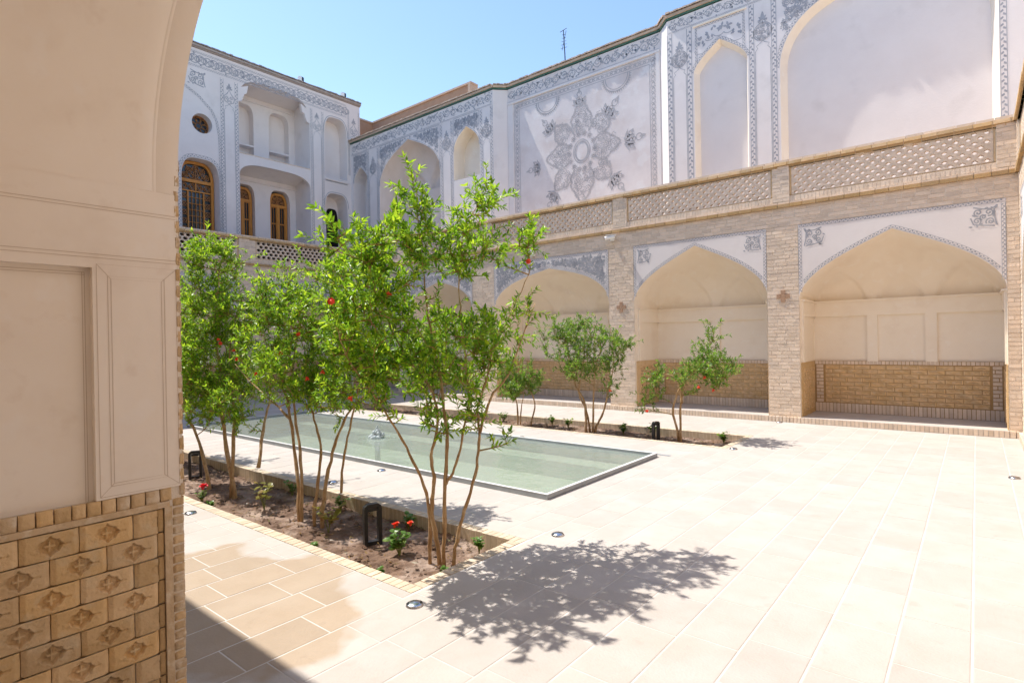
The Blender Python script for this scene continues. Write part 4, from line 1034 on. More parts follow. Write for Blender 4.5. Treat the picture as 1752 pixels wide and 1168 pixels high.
# the niche itself, world coordinates: left wall x = XL, mouth y = 1.0, back y = -0.35
XL, XR, YF, YB = -2.67, .37, 1.0, -.35
pts = [(XL, 2.3525), (XL, 2.385)] + arch(XL, XR, 2.42, 3.57, .3, 24, -1.15) + [(XR, 2.385), (XR, 2.3525)]
mb = MB()
for p, q in zip(pts[:-1], pts[1:]): mb.face([(p[0], YF, p[1]), (q[0], YF, q[1]), (q[0], YF, 3.85), (p[0], YF, 3.85)])
mb.build('arch_spandrel', 'white', NB, world=True)
mb = MB(); P = []
outp = offset_path(pts, .03)
outp = offset_path(pts, .007)
for i, (y, k) in enumerate(((YF, 0), (YF - .085, 0), (YF - .0865, .12), (YF - .088, 0), (YF - .098, .0), (YF - .0995, .12), (YF - .101, .0), (YF - .16, .1), (YF - .3, 1.))):
    P.append([(p[0] + (q[0] - p[0]) * k, y, p[1] + (q[1] - p[1]) * k) for p, q in zip(pts, outp)])
for i in range(1, 25):
    a = i / 24 * math.pi / 2; P.append([(q[0], YF - .3 - (1.05) * math.sin(a) ** .95, 2.3525 + (q[1] - 2.3525) * math.cos(a) ** .8) for q in outp])
mb.grid(P); o = mb.build('niche_vault', 'niche', NB, world=True, smooth=True)
mb = MB(); mb.face([(XL, YB, .1), (XR, YB, .1), (XR, YB, 2.6), (XL, YB, 2.6)]); mb.face([(XR, YB, .1), (XR, YF, .1), (XR, YF, 2.6), (XR, YB, 2.6)]); mb.build('niche_back_wall', 'cream', NB, world=True)
mb = MB(); mb.box(XL, XR, YB, YF + .04, 0, .1); mb.build('niche_floor', 'slab', NB, world=True)
# left wall: lintel, pilaster with frame grooves drawn as darker lines, sunk panel
mb = MB(); mb.box(XL - .2, XL, YB, YF - .012, 2.015, 2.352); mb.box(XL - .2, XL, .685, YF - .012, 1.102, 2.0149); mb.build('wall_pilaster', 'niche', NB, world=True)
mb = MB(); mb.box(XL - .3, XL - .038, YB, .6849, 1.06, 2.0149); mb.build('wall_panel', 'niche', NB, world=True)
def wl(mb, pts, hw, x=XL + .0012):
    k = len(mb.v); mb.rib(pts, hw, 0); mb.v[k:] = [(x, v[0], v[2]) for v in mb.v[k:]]
mb = MB()
for z in (2.258, 2.246, 2.068, 2.054): wl(mb, [(YB, z), (YF - .014, z)], .0011)
for a, b, z0, z1 in ((.698, .984, 1.112, 2.03), (.735, .938, 1.15, 1.985), (.746, .927, 1.161, 1.974)): wl(mb, [(a, z0), (b, z0), (b, z1), (a, z1), (a, z0)], .0011)
for p, q in (((.698, 2.03), (.746, 1.974)), ((.984, 2.03), (.927, 1.974)), ((.698, 1.112), (.746, 1.161)), ((.984, 1.112), (.927, 1.161))): wl(mb, [p, q], .0009)
mb.build('groove_shade_lines', 'groove_shade', NB, world=True)  # flat ribbons on the face, groove shade put into their colour
mb = MB()
for y in (.668, .660): wl(mb, [(y, 1.07), (y, 1.998)], .0011, XL - .0368)
for z in (1.998, 1.988): wl(mb, [(YB, z), (.668, z)], .0011, XL - .0368)
mb.build('panel_groove_shade', 'groove_shade', NB, world=True)  # panel grooves as flat ribbons too, their shade painted in
# dado
mb = MB(); mb.box(XL - .2, XL - .03, YB, .944, .1, 1.1); mb.box(XL - .2, XL - .006, .9441, YF - .008, .1, 1.1); mb.build('dado_backing', 'mortar', NB, world=True)
mb = MB(); mb.box(XL - .1, XL - .003, .9881, .9985, 1.1, 2.64); mb.build('jamb_mortar', 'mortar', NB, world=True)
NBi = PM[NB.name].inverted(); rs = random.Random(31)
def rounded_brick(nm, mt, sub=3):
    """a worn brick: a slightly pillowed, uneven face"""
    mb = MB(); P = []; n = 6; r2 = random.Random(hash(nm) % 99)
    for j in range(n + 1):
        row = []
        for i in range(n + 1):
            x, z = i / n - .5, j / n - .5; e = max(abs(x), abs(z)) * 2
            w = .0 + (max(0, e - .8) / .2) ** 2 * .3 + r2.uniform(-.05, .05)
            sx = 1 + r2.uniform(-.015, .015)
            row.append((x * sx, w, z * (1 + r2.uniform(-.03, .03))))
        P.append(row)
    mb.grid(P); 
    c = [(-.5, -.5), (.5, -.5), (.5, .5), (-.5, .5)]
    for k in range(4):
        a, b = c[k], c[(k + 1) % 4]; mb.face([(a[0], .33, a[1]), (b[0], .33, b[1]), (b[0], 1, b[1]), (a[0], 1, a[1])])
    return mb.mesh('brick', mt, smooth=True)
def wall_brick(nm, me, y, z, ly, lz, d=.02, x=XL, rot=0):
    M4 = NBi @ Matrix.Translation((x, y, z)) @ Matrix.Rotation(math.pi / 2, 4, 'Z') @ Matrix.Rotation(rot, 4, 'Y') @ Matrix.Diagonal((ly, d, lz, 1)); inst(nm, me, NB, M4)
bv = [rounded_brick('b%d' % k, 'ochre') for k in range(4)]; bvd = [rounded_brick('d%d' % k, 'ochre_dark') for k in range(3)]; bvp = [rounded_brick('c%d' % k, 'ochre_light') for k in range(3)]
y = .955
while y > -.3:
    L = .0505 + rs.uniform(-.004, .004); wall_brick('border_brick', rs.choice(bv + bvp + bvp), y - L / 2, 1.0735 + rs.uniform(-.002, .002), L - .0045, .054, .022, XL + .004 + rs.uniform(-.002, .002), rs.uniform(-.02, .02)); y -= L
mb = MB(); mb.box(XL - .03, XL + .002, YB, .944, 1.021, 1.0455); mb.build('dado_moulding', 'ochre_light', NB, world=True)
mb = MB(); mb.box(XL - .03, XL + .0015, .924, .9525, .1, 1.0209); mb.build('dado_edge_strip', 'ochre_light', NB, world=True)
z = 1.018; 
while z > .12:
    wall_brick('frame_brick', rs.choice(bvd), .910, z - .049, .023, .094, .012, XL - .004); z -= .1005
z = 2.64; k = 0
while z > .1:
    h = .0415 + rs.uniform(-.003, .003)
    if z > 1.10: wall_brick('jamb_brick', rs.choice(bv + bvp), .9925 + rs.uniform(-.002, .003), z - h / 2 * 1.6, .026, h * 1.6 - .004, .05, XL + .001); z -= h * 1.6
    else: wall_brick('jamb_brick', rs.choice(bv + bvp + bvp), .977 + rs.uniform(-.001, .0025), z - h / 2, .05, h - .004, .05, XL + .003 + rs.uniform(-.002, .002), rs.uniform(-.015, .015)); z -= h
# carved tiles
def carved_tile(seed):
    L, H = .177, .0965; nx, nz = 56, 32; r2 = np.random.RandomState(seed); mb = MB(); P = []
    ox = r2.uniform(-.003, .003)
    for j in range(nz + 1):
        row = []
        for i in range(nx + 1):
            x, z = (i / nx - .5) * L, (j / nz - .5) * H; h = 0
            d = min(x + L / 2, L / 2 - x)
            if d < .016: h += (.016 - d) * .55
            dz = min(z + H / 2, H / 2 - z)
            if dz < .003: h += (.003 - dz) * .7
            xx = x - ox; r = abs(xx) / .043
            zl = .033 * max(0, 1 - r ** 1.4) + (.006 * max(0, math.cos(xx / .037 * 9)) if r < .85 else 0)
            ins = zl - abs(z); s = min(1, max(0, ins / .005)); 
            h += .016 * s
            rim = math.exp(-((ins + .003) / .003) ** 2) if r < 1.0 else 0
            h -= .0022 * rim
            a = abs(z - .0) < .0035 and abs(xx) < .017; b = abs(xx) < .0035 and abs(z) < .02
            if (a or b) and s > .5: h -= .013
            if .030 < xx < .062 and abs(z + .001) < .0028: h += .0045
            if -.055 < xx < -.034 and abs(z + .014 + (xx + .034) * .2) < .006: h -= .0018
            h += .0012 * math.sin(40 * x + seed) * math.sin(55 * z + seed * 2) + r2.normal(0, .00025)
            row.append((x, h, z))
        P.append(row)
    mb.grid(P); c = [(-L / 2, -H / 2), (L / 2, -H / 2), (L / 2, H / 2), (-L / 2, H / 2)]
    for k in range(4):
        a, b = c[k], c[(k + 1) % 4]; mb.face([(a[0], .0085, a[1]), (b[0], .0085, b[1]), (b[0], .03, b[1]), (a[0], .03, a[1])])
    return mb.mesh('carved_tile', 'ochre', smooth=True)
ct = [carved_tile(k) for k in range(4)]
def tile(y, z, s=1., me=None):
    M4 = NBi @ Matrix.Translation((XL + .001 + rs.uniform(-.001, .001), y, z)) @ Matrix.Rotation(math.pi / 2, 4, 'Z') @ Matrix.Rotation(rs.uniform(-.006, .006), 4, 'Y') @ Matrix.Diagonal((s, 1, 1, 1)); inst('carved_tile', me or rs.choice(ct), NB, M4)
half = MB(); half.box(-.0425, .0425, 0, .01, -.048, .048); 
def half_tile():
    mb = MB(); L, H = .085, .0965; P = []
    for j in range(17):
        row = []
        for i in range(17):
            x, z = (i / 16 - .5) * L, (j / 16 - .5) * H; d = min(x + L / 2, .05); h = (.016 - d) * .55 if d < .016 else 0
            q = math.hypot((x - L / 2) / .028, z / .02); h += .006 if q < 1 else 0; row.append((x, h + .001 * math.sin(70 * x) * math.sin(50 * z), z))
        P.append(row)
    mb.grid(P); return mb.mesh('half_tile', 'ochre', smooth=True)
hm = half_tile(); row = 0; z = 1.018
while z > .14:
    zc = z - .0503; y = .897
    if row % 2 == 0:
        inst('half_tile', hm, NB, NBi @ Matrix.Translation((XL + .001, y - .0435, zc)) @ Matrix.Rotation(math.pi / 2, 4, 'Z')); y -= .0885
    while y > -.25: tile(y - .0895, zc); y -= .1795
    z -= .1006; row += 1

# ================================================================== shrubs
def bez(a, b, c, n):
    return [a * (1 - t) ** 2 + b * 2 * t * (1 - t) + c * t * t for t in [i / (n - 1) for i in range(n)]]
def make_tree(name, label, stems, blobs, ntwig, seed, mt, leafL=.066, r0=.03, flowers=0, spacing=.030, group='pomegranate shrubs in the two beds'):
    rs = np.random.RandomState(seed); rr = random.Random(seed)
    base = stems[0][0]; root = empty(name, (base[0], base[1], -.12), 0, label, 'shrub', group)
    tm = MB(); SP = []
    for st in stems:
        P = [Vector(p) for p in st]; S = []
        for i in range(len(P) - 1):   # catmull-rom
            p0, p1, p2, p3 = P[max(0, i - 1)], P[i], P[i + 1], P[min(len(P) - 1, i + 2)]
            for k in range(5):
                t = k / 5; S.append(.5 * ((2 * p1) + (p2 - p0) * t + (2 * p0 - 5 * p1 + 4 * p2 - p3) * t * t + (3 * p1 - p0 - 3 * p2 + p3) * t ** 3) + Vector((rr.gauss(0, .004), rr.gauss(0, .004), 0)))
        S.append(P[-1]); n = len(S); ra = r0 * rr.uniform(.75, 1.05) * (1 if S[0].z < .2 else .65)
        if S[0].z < .2: S[0].z -= .12
        rad = [max(.004, ra * (1 - .85 * i / (n - 1)) * (1 + .12 * math.sin(i * 1.7 + seed))) for i in range(n)]
        tm.tube([tuple(p) for p in S], rad, 8)
        for i, p in enumerate(S): SP.append((p, rad[i]))
    trunk = tm.build('trunk', 'bark', root, world=True, smooth=True)
    A = np.array([tuple(p) for p, r in SP]); bw = np.array([b[6] * (b[3] * b[4] * b[5]) ** .55 for b in blobs]); bw /= bw.sum()
    wm = MB(); LB, LD, LN, LS = [], [], [], []
    nodes = list(A)
    tips = []
    for k in range(ntwig):
        b = blobs[rs.choice(len(blobs), p=bw)]; v = rs.normal(0, 1, 3); v /= np.linalg.norm(v); q = rs.uniform(.25, 1.0) ** .5
        tgt = np.array(b[:3]) + v * np.array(b[3:6]) * q
        arr = np.array(nodes); dd = np.linalg.norm(arr - tgt, axis=1) + np.maximum(0, arr[:, 2] - tgt[2]) * .9 + rs.uniform(0, .12, len(arr)); dd[arr[:, 2] < .35] += 2
        j = int(dd.argmin()); st = arr[j]; d = np.linalg.norm(tgt - st)
        mid = (st + tgt) / 2 + np.array([rs.normal(0, .08), rs.normal(0, .08), -.02 + .10 * d]) * min(1, d * 2)
        n = max(4, int(d / .07)); C = bez(Vector(st), Vector(mid), Vector(tgt), n)
        wm.tube([tuple(p) for p in C], [.0065 * (1 - .75 * i / (n - 1)) * (1 + min(d, .8)) * .9 for i in range(n)], 4, cap=False)
        for p in C[1::2]: nodes.append(np.array(p))
        tips.append((C[-1], (C[-1] - C[-2]).normalized()))
        # side shoots
        shoots = [(C, max(.25, 1 - .55 / max(d, .56)))]
        for s in range(rs.randint(1, 4)):
            i = rs.randint(max(1, n // 3), n); p = C[i]; dv = Vector((rs.normal(0, .5), rs.normal(0, .5), rs.normal(.55, .4))).normalized(); Ls = rs.uniform(.10, .28)
            C2 = bez(p, p + dv * Ls * .5 + Vector((0, 0, .03)), p + dv * Ls, 4); wm.tube([tuple(x) for x in C2], [.0028, .0025, .002, .0012], 3, cap=False); shoots.append((C2, .15)); tips.append((C2[-1], dv))
        for (Cv, f0) in shoots:
            Lc = sum((Cv[i + 1] - Cv[i]).length for i in range(len(Cv) - 1)); m = max(2, int(Lc * (1 - f0) / spacing))
            for i in range(m + 1):
                t = f0 + (1 - f0) * i / m; x = t * (len(Cv) - 1); i0 = min(int(x), len(Cv) - 2); p = Cv[i0].lerp(Cv[i0 + 1], x - i0); d0 = (Cv[i0 + 1] - Cv[i0]).normalized()
                nl = 2 if i < m else 5
                ph = rs.uniform(0, 6.28)
                for l in range(nl):
                    side = d0.orthogonal().normalized(); side.rotate(Matrix.Rotation(ph + l * 2 * math.pi / nl + rs.normal(0, .3), 3, d0))
                    ld = (d0 * rs.uniform(.5, 1.2) + side * rs.uniform(.6, 1.1) + Vector((0, 0, rs.normal(.05, .2)))).normalized()
                    LB.append(p[:]); LD.append(ld[:]); LN.append((rs.normal(0, .45), rs.normal(0, .45), 1)); LS.append(leafL * rs.uniform(.6, 1.2))
    wm.build('branches', 'twig', root, world=True, kind='stuff')
    B, Dv, Nn, S = np.array(LB), np.array(LD), np.array(LN), np.array(LS)[:, None]
    sd = np.cross(Dv, Nn); sd /= np.linalg.norm(sd, axis=1)[:, None] + 1e-9; nn = np.cross(sd, Dv)
    wd = S * .155; droop = -nn * S * rs.uniform(-.05, .22, (len(S), 1))
    V = np.stack([B, B + Dv * S * .3 + sd * wd + nn * wd * .35, B + Dv * S * .7 + sd * wd * .8 + nn * wd * .3 + droop * .5, B + Dv * S + droop, B + Dv * S * .7 - sd * wd * .8 + nn * wd * .3 + droop * .5, B + Dv * S * .3 - sd * wd + nn * wd * .35], 1).reshape(-1, 3)
    im = np.array(PM[root.name].inverted()); V = V @ im[:3, :3].T + im[:3, 3]
    n = len(B); idx = np.arange(n)[:, None] * 6; F = np.concatenate([idx + np.array([[0, 1, 2, 3]]), idx + np.array([[0, 3, 4, 5]])], 1).reshape(-1)
    me = bpy.data.meshes.new('crown'); me.vertices.add(len(V)); me.vertices.foreach_set('co', V.astype(np.float32).ravel()); me.loops.add(len(F)); me.loops.foreach_set('vertex_index', F.astype(np.int32)); me.polygons.add(n * 2)
    me.polygons.foreach_set('loop_start', np.arange(0, n * 8, 4, dtype=np.int32)); me.polygons.foreach_set('loop_total', np.full(n * 2, 4, dtype=np.int32)); me.update(); me.validate(); me.materials.append(MT[mt])
    o = bpy.data.objects.new('crown', me); COL.objects.link(o); o.parent = root; o['kind'] = 'stuff'
    return root, tips, n
def flower_mesh(mt, s):
    mb = MB(); rs = random.Random(2)
    for k in range(7):
        a = k * 2 * math.pi / 7; ca, sa = math.cos(a), math.sin(a)
        for j in range(2):
            r, h = (s, s * .55) if j == 0 else (s * .6, s * .8)
            a2 = a + j * .4; ca, sa = math.cos(a2), math.sin(a2)
            mb.face([(0, 0, 0), (ca * r * .6 - sa * r * .4, sa * r * .6 + ca * r * .4, h * .7), (ca * r, sa * r, h + rs.uniform(-.2, .2) * s), (ca * r * .6 + sa * r * .4, sa * r * .6 - ca * r * .4, h * .7)])
    mb.lathe([(.001, -s * .7), (s * .3, -s * .45), (s * .33, -.1 * s), (s * .42, s * .15)], (0, 0, 0), 8)
    return mb.mesh('flower', mt)
FM = flower_mesh('petal', .028); FMP = flower_mesh('petal_pink', .034)
def put_flower(root, p, me, s=1.):
    M4 = PM[root.name].inverted() @ Matrix.Translation(p) @ Matrix.Rotation(random.uniform(0, 6), 4, 'Z') @ Matrix.Rotation(random.uniform(.4, 1.5), 4, 'X') @ Matrix.Scale(s, 4); inst('flower', me, root, M4)
# shrub stems (x,y,z) and crown volumes (centre, radii, weight)
S1=[
  [(-3.54, 3.2, -0.11), (-3.52, 3.19, 0.25), (-3.53, 3.17, 0.46), (-3.63, 3.09, 0.78), (-3.69, 2.96, 1.04), (-3.67, 2.79, 1.27), (-3.59, 2.5, 1.56), (-3.39, 2.25, 1.81)] ,
  [(-3.37, 3.2, -0.06), (-3.36, 3.21, 0.49), (-3.33, 3.22, 0.86), (-3.35, 3.23, 1.09), (-3.39, 3.21, 1.44), (-3.42, 3.18, 1.68), (-3.44, 3.14, 1.91), (-3.44, 3.1, 2.24), (-3.43, 3.05, 2.56), (-3.4, 3.01, 2.88)] ,
  [(-3.42, 3.2, -0.02), (-3.49, 3.19, 0.3), (-3.46, 3.19, 0.56), (-3.47, 3.18, 0.77), (-3.41, 3.2, 1.06), (-3.45, 3.15, 1.34), (-3.54, 2.96, 1.63), (-3.53, 2.73, 2.0), (-3.42, 2.55, 2.28)] ,
  [(-3.26, 3.2, 0.02), (-3.18, 3.23, 0.3), (-3.09, 3.29, 0.64), (-3.09, 3.35, 0.94), (-3.14, 3.39, 1.16), (-3.13, 3.49, 1.38), (-3.15, 3.59, 1.62), (-3.14, 3.76, 1.84), (-3.11, 4.06, 2.29)] ,
  [(-3.35, 3.21, 0.54), (-3.27, 3.24, 0.68), (-3.22, 3.29, 0.94), (-3.21, 3.35, 1.24), (-3.26, 3.35, 1.82), (-3.29, 3.35, 2.2), (-3.29, 3.41, 2.59), (-3.28, 3.57, 2.84)] ,
  [(-3.08, 3.34, 0.97), (-3.06, 3.46, 1.24), (-3.03, 3.65, 1.42), (-3.03, 3.9, 1.81), (-3.09, 4.12, 2.03)] ,
]
B1=[
  (-3.30,3.15,1.10, 0.45,0.28,0.18, 0.45),(-3.75,3.05,1.15, 0.30,0.25,0.16, 0.35),
  (-3.40,3.01,2.67, 0.12,0.19,0.28, 1.50),
  (-3.43,2.69,2.41, 0.26,0.32,0.21, 1.20),
  (-3.42,2.94,2.23, 0.34,0.39,0.21, 1.00),
  (-3.32,3.46,2.48, 0.25,0.30,0.32, 1.00),
  (-3.24,3.69,2.83, 0.14,0.21,0.21, 0.50),
  (-3.16,3.94,2.49, 0.22,0.28,0.32, 0.80),
  (-3.05,4.00,1.92, 0.13,0.20,0.28, 0.60),
  (-3.38,3.25,1.67, 0.50,0.53,0.26, 1.20),
  (-3.55,2.68,1.82, 0.38,0.42,0.38, 1.40),
  (-3.15,3.65,1.67, 0.32,0.37,0.27, 0.90),
  (-3.58,2.99,1.40, 0.38,0.42,0.19, 0.80),
  (-3.25,3.38,1.33, 0.31,0.36,0.15, 0.60),
  (-3.41,2.45,2.40, 0.18,0.24,0.15, 0.60),
  (-3.36,2.23,2.48, 0.10,0.17,0.07, 0.35),
  (-2.95,3.47,0.89, 0.07,0.14,0.09, 0.10),
  (-3.75,2.56,1.56, 0.22,0.28,0.27, 0.60),
  (-3.63,3.02,1.16, 0.14,0.21,0.10, 0.10),
  (-3.39,3.22,1.06, 0.24,0.29,0.12, 0.15),
]
S2=[
  [(-5.4, 3.12, -0.1), (-5.55, 3.18, 0.38), (-5.75, 3.23, 0.89), (-5.91, 3.27, 1.14), (-6.2, 3.28, 1.37), (-6.37, 3.3, 1.7), (-6.55, 3.29, 2.25)] ,
  [(-5.37, 3.12, -0.05), (-5.5, 3.2, 0.48), (-5.7, 3.26, 0.93), (-5.86, 3.32, 1.37), (-5.86, 3.42, 1.89), (-5.76, 3.57, 2.42)] ,
  [(-5.13, 3.12, 0.01), (-5.2, 3.2, 0.29), (-5.25, 3.28, 0.6), (-5.46, 3.34, 0.9), (-5.67, 3.39, 1.2), (-5.82, 3.45, 1.63), (-6.14, 3.43, 2.17)] ,
  [(-4.99, 3.12, 0.02), (-5.05, 3.22, 0.37), (-5.05, 3.34, 0.74), (-5.02, 3.49, 1.02), (-4.94, 3.69, 1.25), (-5.02, 3.88, 1.62)] ,
  [(-4.83, 3.23, 0.24), (-4.91, 3.33, 0.59), (-4.92, 3.45, 1.01), (-4.95, 3.57, 1.38), (-5.14, 3.66, 1.87), (-5.4, 3.71, 2.4)] ,
  [(-5.79, 3.25, 0.89), (-6.17, 3.27, 1.04), (-6.61, 3.23, 1.26), (-6.91, 3.18, 1.48)] ,
]
B2=[
  (-5.20,3.30,1.12, 0.45,0.30,0.18, 0.70),(-5.55,3.15,1.20, 0.35,0.30,0.18, 0.40),
  (-6.15,3.36,2.20, 0.39,0.43,0.33, 1.00),
  (-5.61,3.47,1.95, 0.38,0.43,0.38, 1.00),
  (-6.32,3.26,1.70, 0.34,0.38,0.37, 1.00),
  (-5.71,3.34,1.38, 0.48,0.51,0.29, 1.00),
  (-5.06,3.53,1.62, 0.37,0.41,0.40, 1.00),
  (-5.26,3.68,2.32, 0.35,0.39,0.32, 0.90),
  (-5.63,3.60,2.54, 0.26,0.31,0.26, 0.40),
  (-5.90,3.51,2.69, 0.09,0.16,0.20, 0.15),
  (-4.92,3.42,1.15, 0.36,0.40,0.15, 0.40),
  (-6.00,3.26,1.11, 0.26,0.31,0.16, 0.30),
  (-5.31,3.33,1.02, 0.24,0.30,0.15, 0.15),
]
S3=[
  [(-6.81, 3.1, -0.04), (-7.18, 3.17, 0.56), (-7.45, 3.22, 1.14), (-7.56, 3.29, 1.33), (-7.77, 3.33, 1.94), (-7.8, 3.41, 2.65), (-7.84, 3.51, 3.05)] ,
  [(-6.88, 3.1, -0.01), (-7.04, 3.22, 0.76), (-7.32, 3.33, 1.14), (-7.59, 3.43, 1.63), (-7.67, 3.61, 2.26)] ,
  [(-7.47, 3.1, -0.06), (-7.95, 3.18, 0.42), (-8.45, 3.18, 0.88), (-8.62, 3.19, 1.32)] ,
  [(-6.34, 3.16, 0.31), (-6.59, 3.37, 0.78), (-6.88, 3.61, 1.13), (-7.37, 3.77, 1.62)] ,
]
B3=[
  (-7.10,3.20,0.98, 0.42,0.30,0.24, 0.90),(-6.90,3.25,0.72, 0.28,0.22,0.14, 0.30),(-7.75,3.10,1.05, 0.35,0.30,0.35, 0.70),
  (-7.97,3.44,2.74, 0.41,0.45,0.40, 1.00),
  (-8.05,3.32,2.11, 0.38,0.42,0.47, 1.00),
  (-7.51,3.49,2.09, 0.29,0.34,0.42, 1.00),
  (-7.73,3.32,1.48, 0.44,0.48,0.46, 1.20),
  (-7.95,3.21,0.90, 0.23,0.29,0.27, 0.50),
  (-7.04,3.44,1.34, 0.26,0.31,0.29, 0.60),
  (-8.54,3.17,1.97, 0.32,0.37,0.81, 0.80),
  (-7.24,3.31,0.90, 0.26,0.31,0.22, 0.35),
  (-8.19,3.21,1.32, 0.24,0.29,0.47, 0.60),
]
S5=[
  [(-3.99, 9.45, -0.03), (-3.99, 9.46, 0.46), (-3.95, 9.47, 0.76), (-3.82, 9.48, 1.07), (-3.57, 9.49, 1.37), (-3.4, 9.5, 1.71)] ,
  [(-4.02, 9.45, 0.0), (-4.1, 9.41, 0.46), (-3.94, 9.38, 0.87), (-3.66, 9.34, 1.13), (-3.21, 9.3, 1.24)] ,
  [(-3.96, 9.45, 0.56), (-4.01, 9.43, 0.92), (-4.22, 9.42, 1.06), (-4.49, 9.4, 0.85)] ,
]
B5=[
  (-3.40,9.50,1.66, 0.16,0.22,0.24, 0.35),
  (-3.44,9.40,1.18, 0.39,0.43,0.34, 1.10),
  (-3.79,9.40,0.98, 0.30,0.35,0.25, 0.60),
  (-4.43,9.40,0.80, 0.23,0.29,0.26, 0.50),
  (-4.61,9.40,0.53, 0.15,0.21,0.31, 0.40),
  (-4.26,9.50,1.06, 0.26,0.31,0.21, 0.40),
]
S6=[
  [(-5.87, 9.4, -0.05), (-5.91, 9.43, 0.46), (-6.12, 9.45, 0.79), (-6.27, 9.48, 1.24), (-6.41, 9.5, 1.83)] ,
  [(-5.81, 9.45, -0.03), (-5.9, 9.44, 0.34), (-6.04, 9.43, 0.7), (-5.89, 9.41, 1.36), (-5.86, 9.4, 2.04)] ,
  [(-5.72, 9.4, -0.04), (-5.68, 9.37, 0.47), (-5.61, 9.33, 1.04), (-5.43, 9.3, 1.59)] ,
  [(-5.7, 9.45, -0.02), (-5.52, 9.46, 0.31), (-5.42, 9.48, 0.7), (-5.29, 9.49, 1.36), (-5.41, 9.5, 2.14)] ,
]
B6=[
  (-6.42,9.40,1.60, 0.37,0.42,0.41, 1.00),
  (-5.87,9.40,1.70, 0.40,0.44,0.45, 1.00),
  (-5.30,9.40,1.48, 0.38,0.42,0.38, 1.00),
  (-5.88,9.40,1.14, 0.51,0.54,0.28, 0.90),
  (-5.25,9.40,0.93, 0.24,0.30,0.33, 0.50),
  (-5.41,9.50,2.14, 0.13,0.20,0.24, 0.15),
  (-6.06,9.50,2.05, 0.23,0.29,0.25, 0.25),
  (-6.70,9.40,1.84, 0.18,0.24,0.30, 0.40),
]
S7=[
  [(-7.64, 9.5, -0.11), (-7.66, 9.5, 0.35), (-7.8, 9.5, 0.72), (-7.88, 9.5, 1.1)] ,
  [(-7.3, 9.5, -0.06), (-7.15, 9.47, 0.38), (-7.27, 9.43, 0.75), (-7.16, 9.4, 1.12)] ,
  [(-7.58, 9.5, -0.09), (-7.52, 9.5, 0.36), (-7.4, 9.5, 0.86)] ,
]
B7=[
  (-7.56,9.40,0.68, 0.40,0.44,0.27, 1.00),
  (-7.17,9.40,0.87, 0.24,0.30,0.34, 0.70),
  (-7.88,9.50,1.04, 0.32,0.37,0.32, 0.60),
]
t, tips, n = make_tree('pomegranate_shrub', 'tall airy pomegranate shrub nearest the camera, at the right end of the near bed', S1, B1, 335, 3, 'leaf', .062, .0195, spacing=.027)
for p in [(-3.29, 2.15, 1.98), (-3.25, 2.6, 2.05), (-3.75, 2.61, 1.27), (-2.95, 3.86, 2.37)]: put_flower(t, p, FM)
t, tips, n = make_tree('pomegranate_shrub', 'bushy pomegranate shrub with many slender trunks and red flowers, second along the near bed', S2, B2, 430, 5, 'leaf', .055, .022, spacing=.026)
for p in [(-5.2, 3.1, 1.35), (-5.61, 3.05, 1.61), (-5.96, 2.96, 1.39), (-5.39, 3.14, 1.8), (-4.98, 3.15, 1.42)]: put_flower(t, p, FM)
t, tips, n = make_tree('pomegranate_shrub', 'dense pomegranate shrub beside the foreground niche wall, third along the near bed', S3, B3, 600, 8, 'leaf', .054, .032, spacing=.026)
for p in [(-7.23, 3.14, 1.78), (-6.88, 3.19, 1.53), (-7.21, 3.14, 1.73), (-6.96, 3.19, 1.64)]: put_flower(t, p, FM)
t, tips, n = make_tree('pomegranate_shrub', 'small leaning pomegranate shrub at the right end of the far bed before the second arch', S5, B5, 125, 13, 'leaf_far', .06, .026, spacing=.03)
for p in [(-3.43, 9.1, 1.04), (-3.53, 9.1, .88), (-3.29, 9.1, .84), (-4.44, 9.1, .43)]: put_flower(t, p, FM, 1.2)
t, tips, n = make_tree('pomegranate_shrub', 'round-headed dark green pomegranate shrub in the far bed before the brick pier', S6, B6, 215, 14, 'leaf_far', .06, .028, spacing=.03)
put_flower(t, (-5.15, 9.1, .76), FM, 1.2)
make_tree('pomegranate_shrub', 'low pomegranate shrub in the far bed, half behind the nearest shrub', S7, B7, 120, 15, 'leaf_far', .06, .022)
def shift(S, B, dx, dy, sc):
    f = lambda p: (p[0] + dx, p[1] + dy, p[2] * sc)
    return [[f(p) for p in s] for s in S], [(b[0] + dx, b[1] + dy, b[2] * sc, b[3] * sc, b[4] * sc, b[5] * sc, b[6]) for b in B]
s, b = shift(S6, B6, -4.6, .05, .9); make_tree('pomegranate_shrub', 'pomegranate shrub in the far bed seen through the gaps of the nearest shrub', s, b, 130, 16, 'leaf_far', .06, .025)
s, b = shift(S6, B6, -6.6, .0, .8); make_tree('pomegranate_shrub', 'pomegranate shrub at the shaded far end of the far bed', s, b, 110, 17, 'leaf_far', .06, .025)
s, b = shift(S2, B2, -4.2, .05, .95); make_tree('pomegranate_shrub', 'pomegranate shrub farthest along the near bed, mostly behind the niche wall edge', s, b, 170, 18, 'leaf', .058, .03)

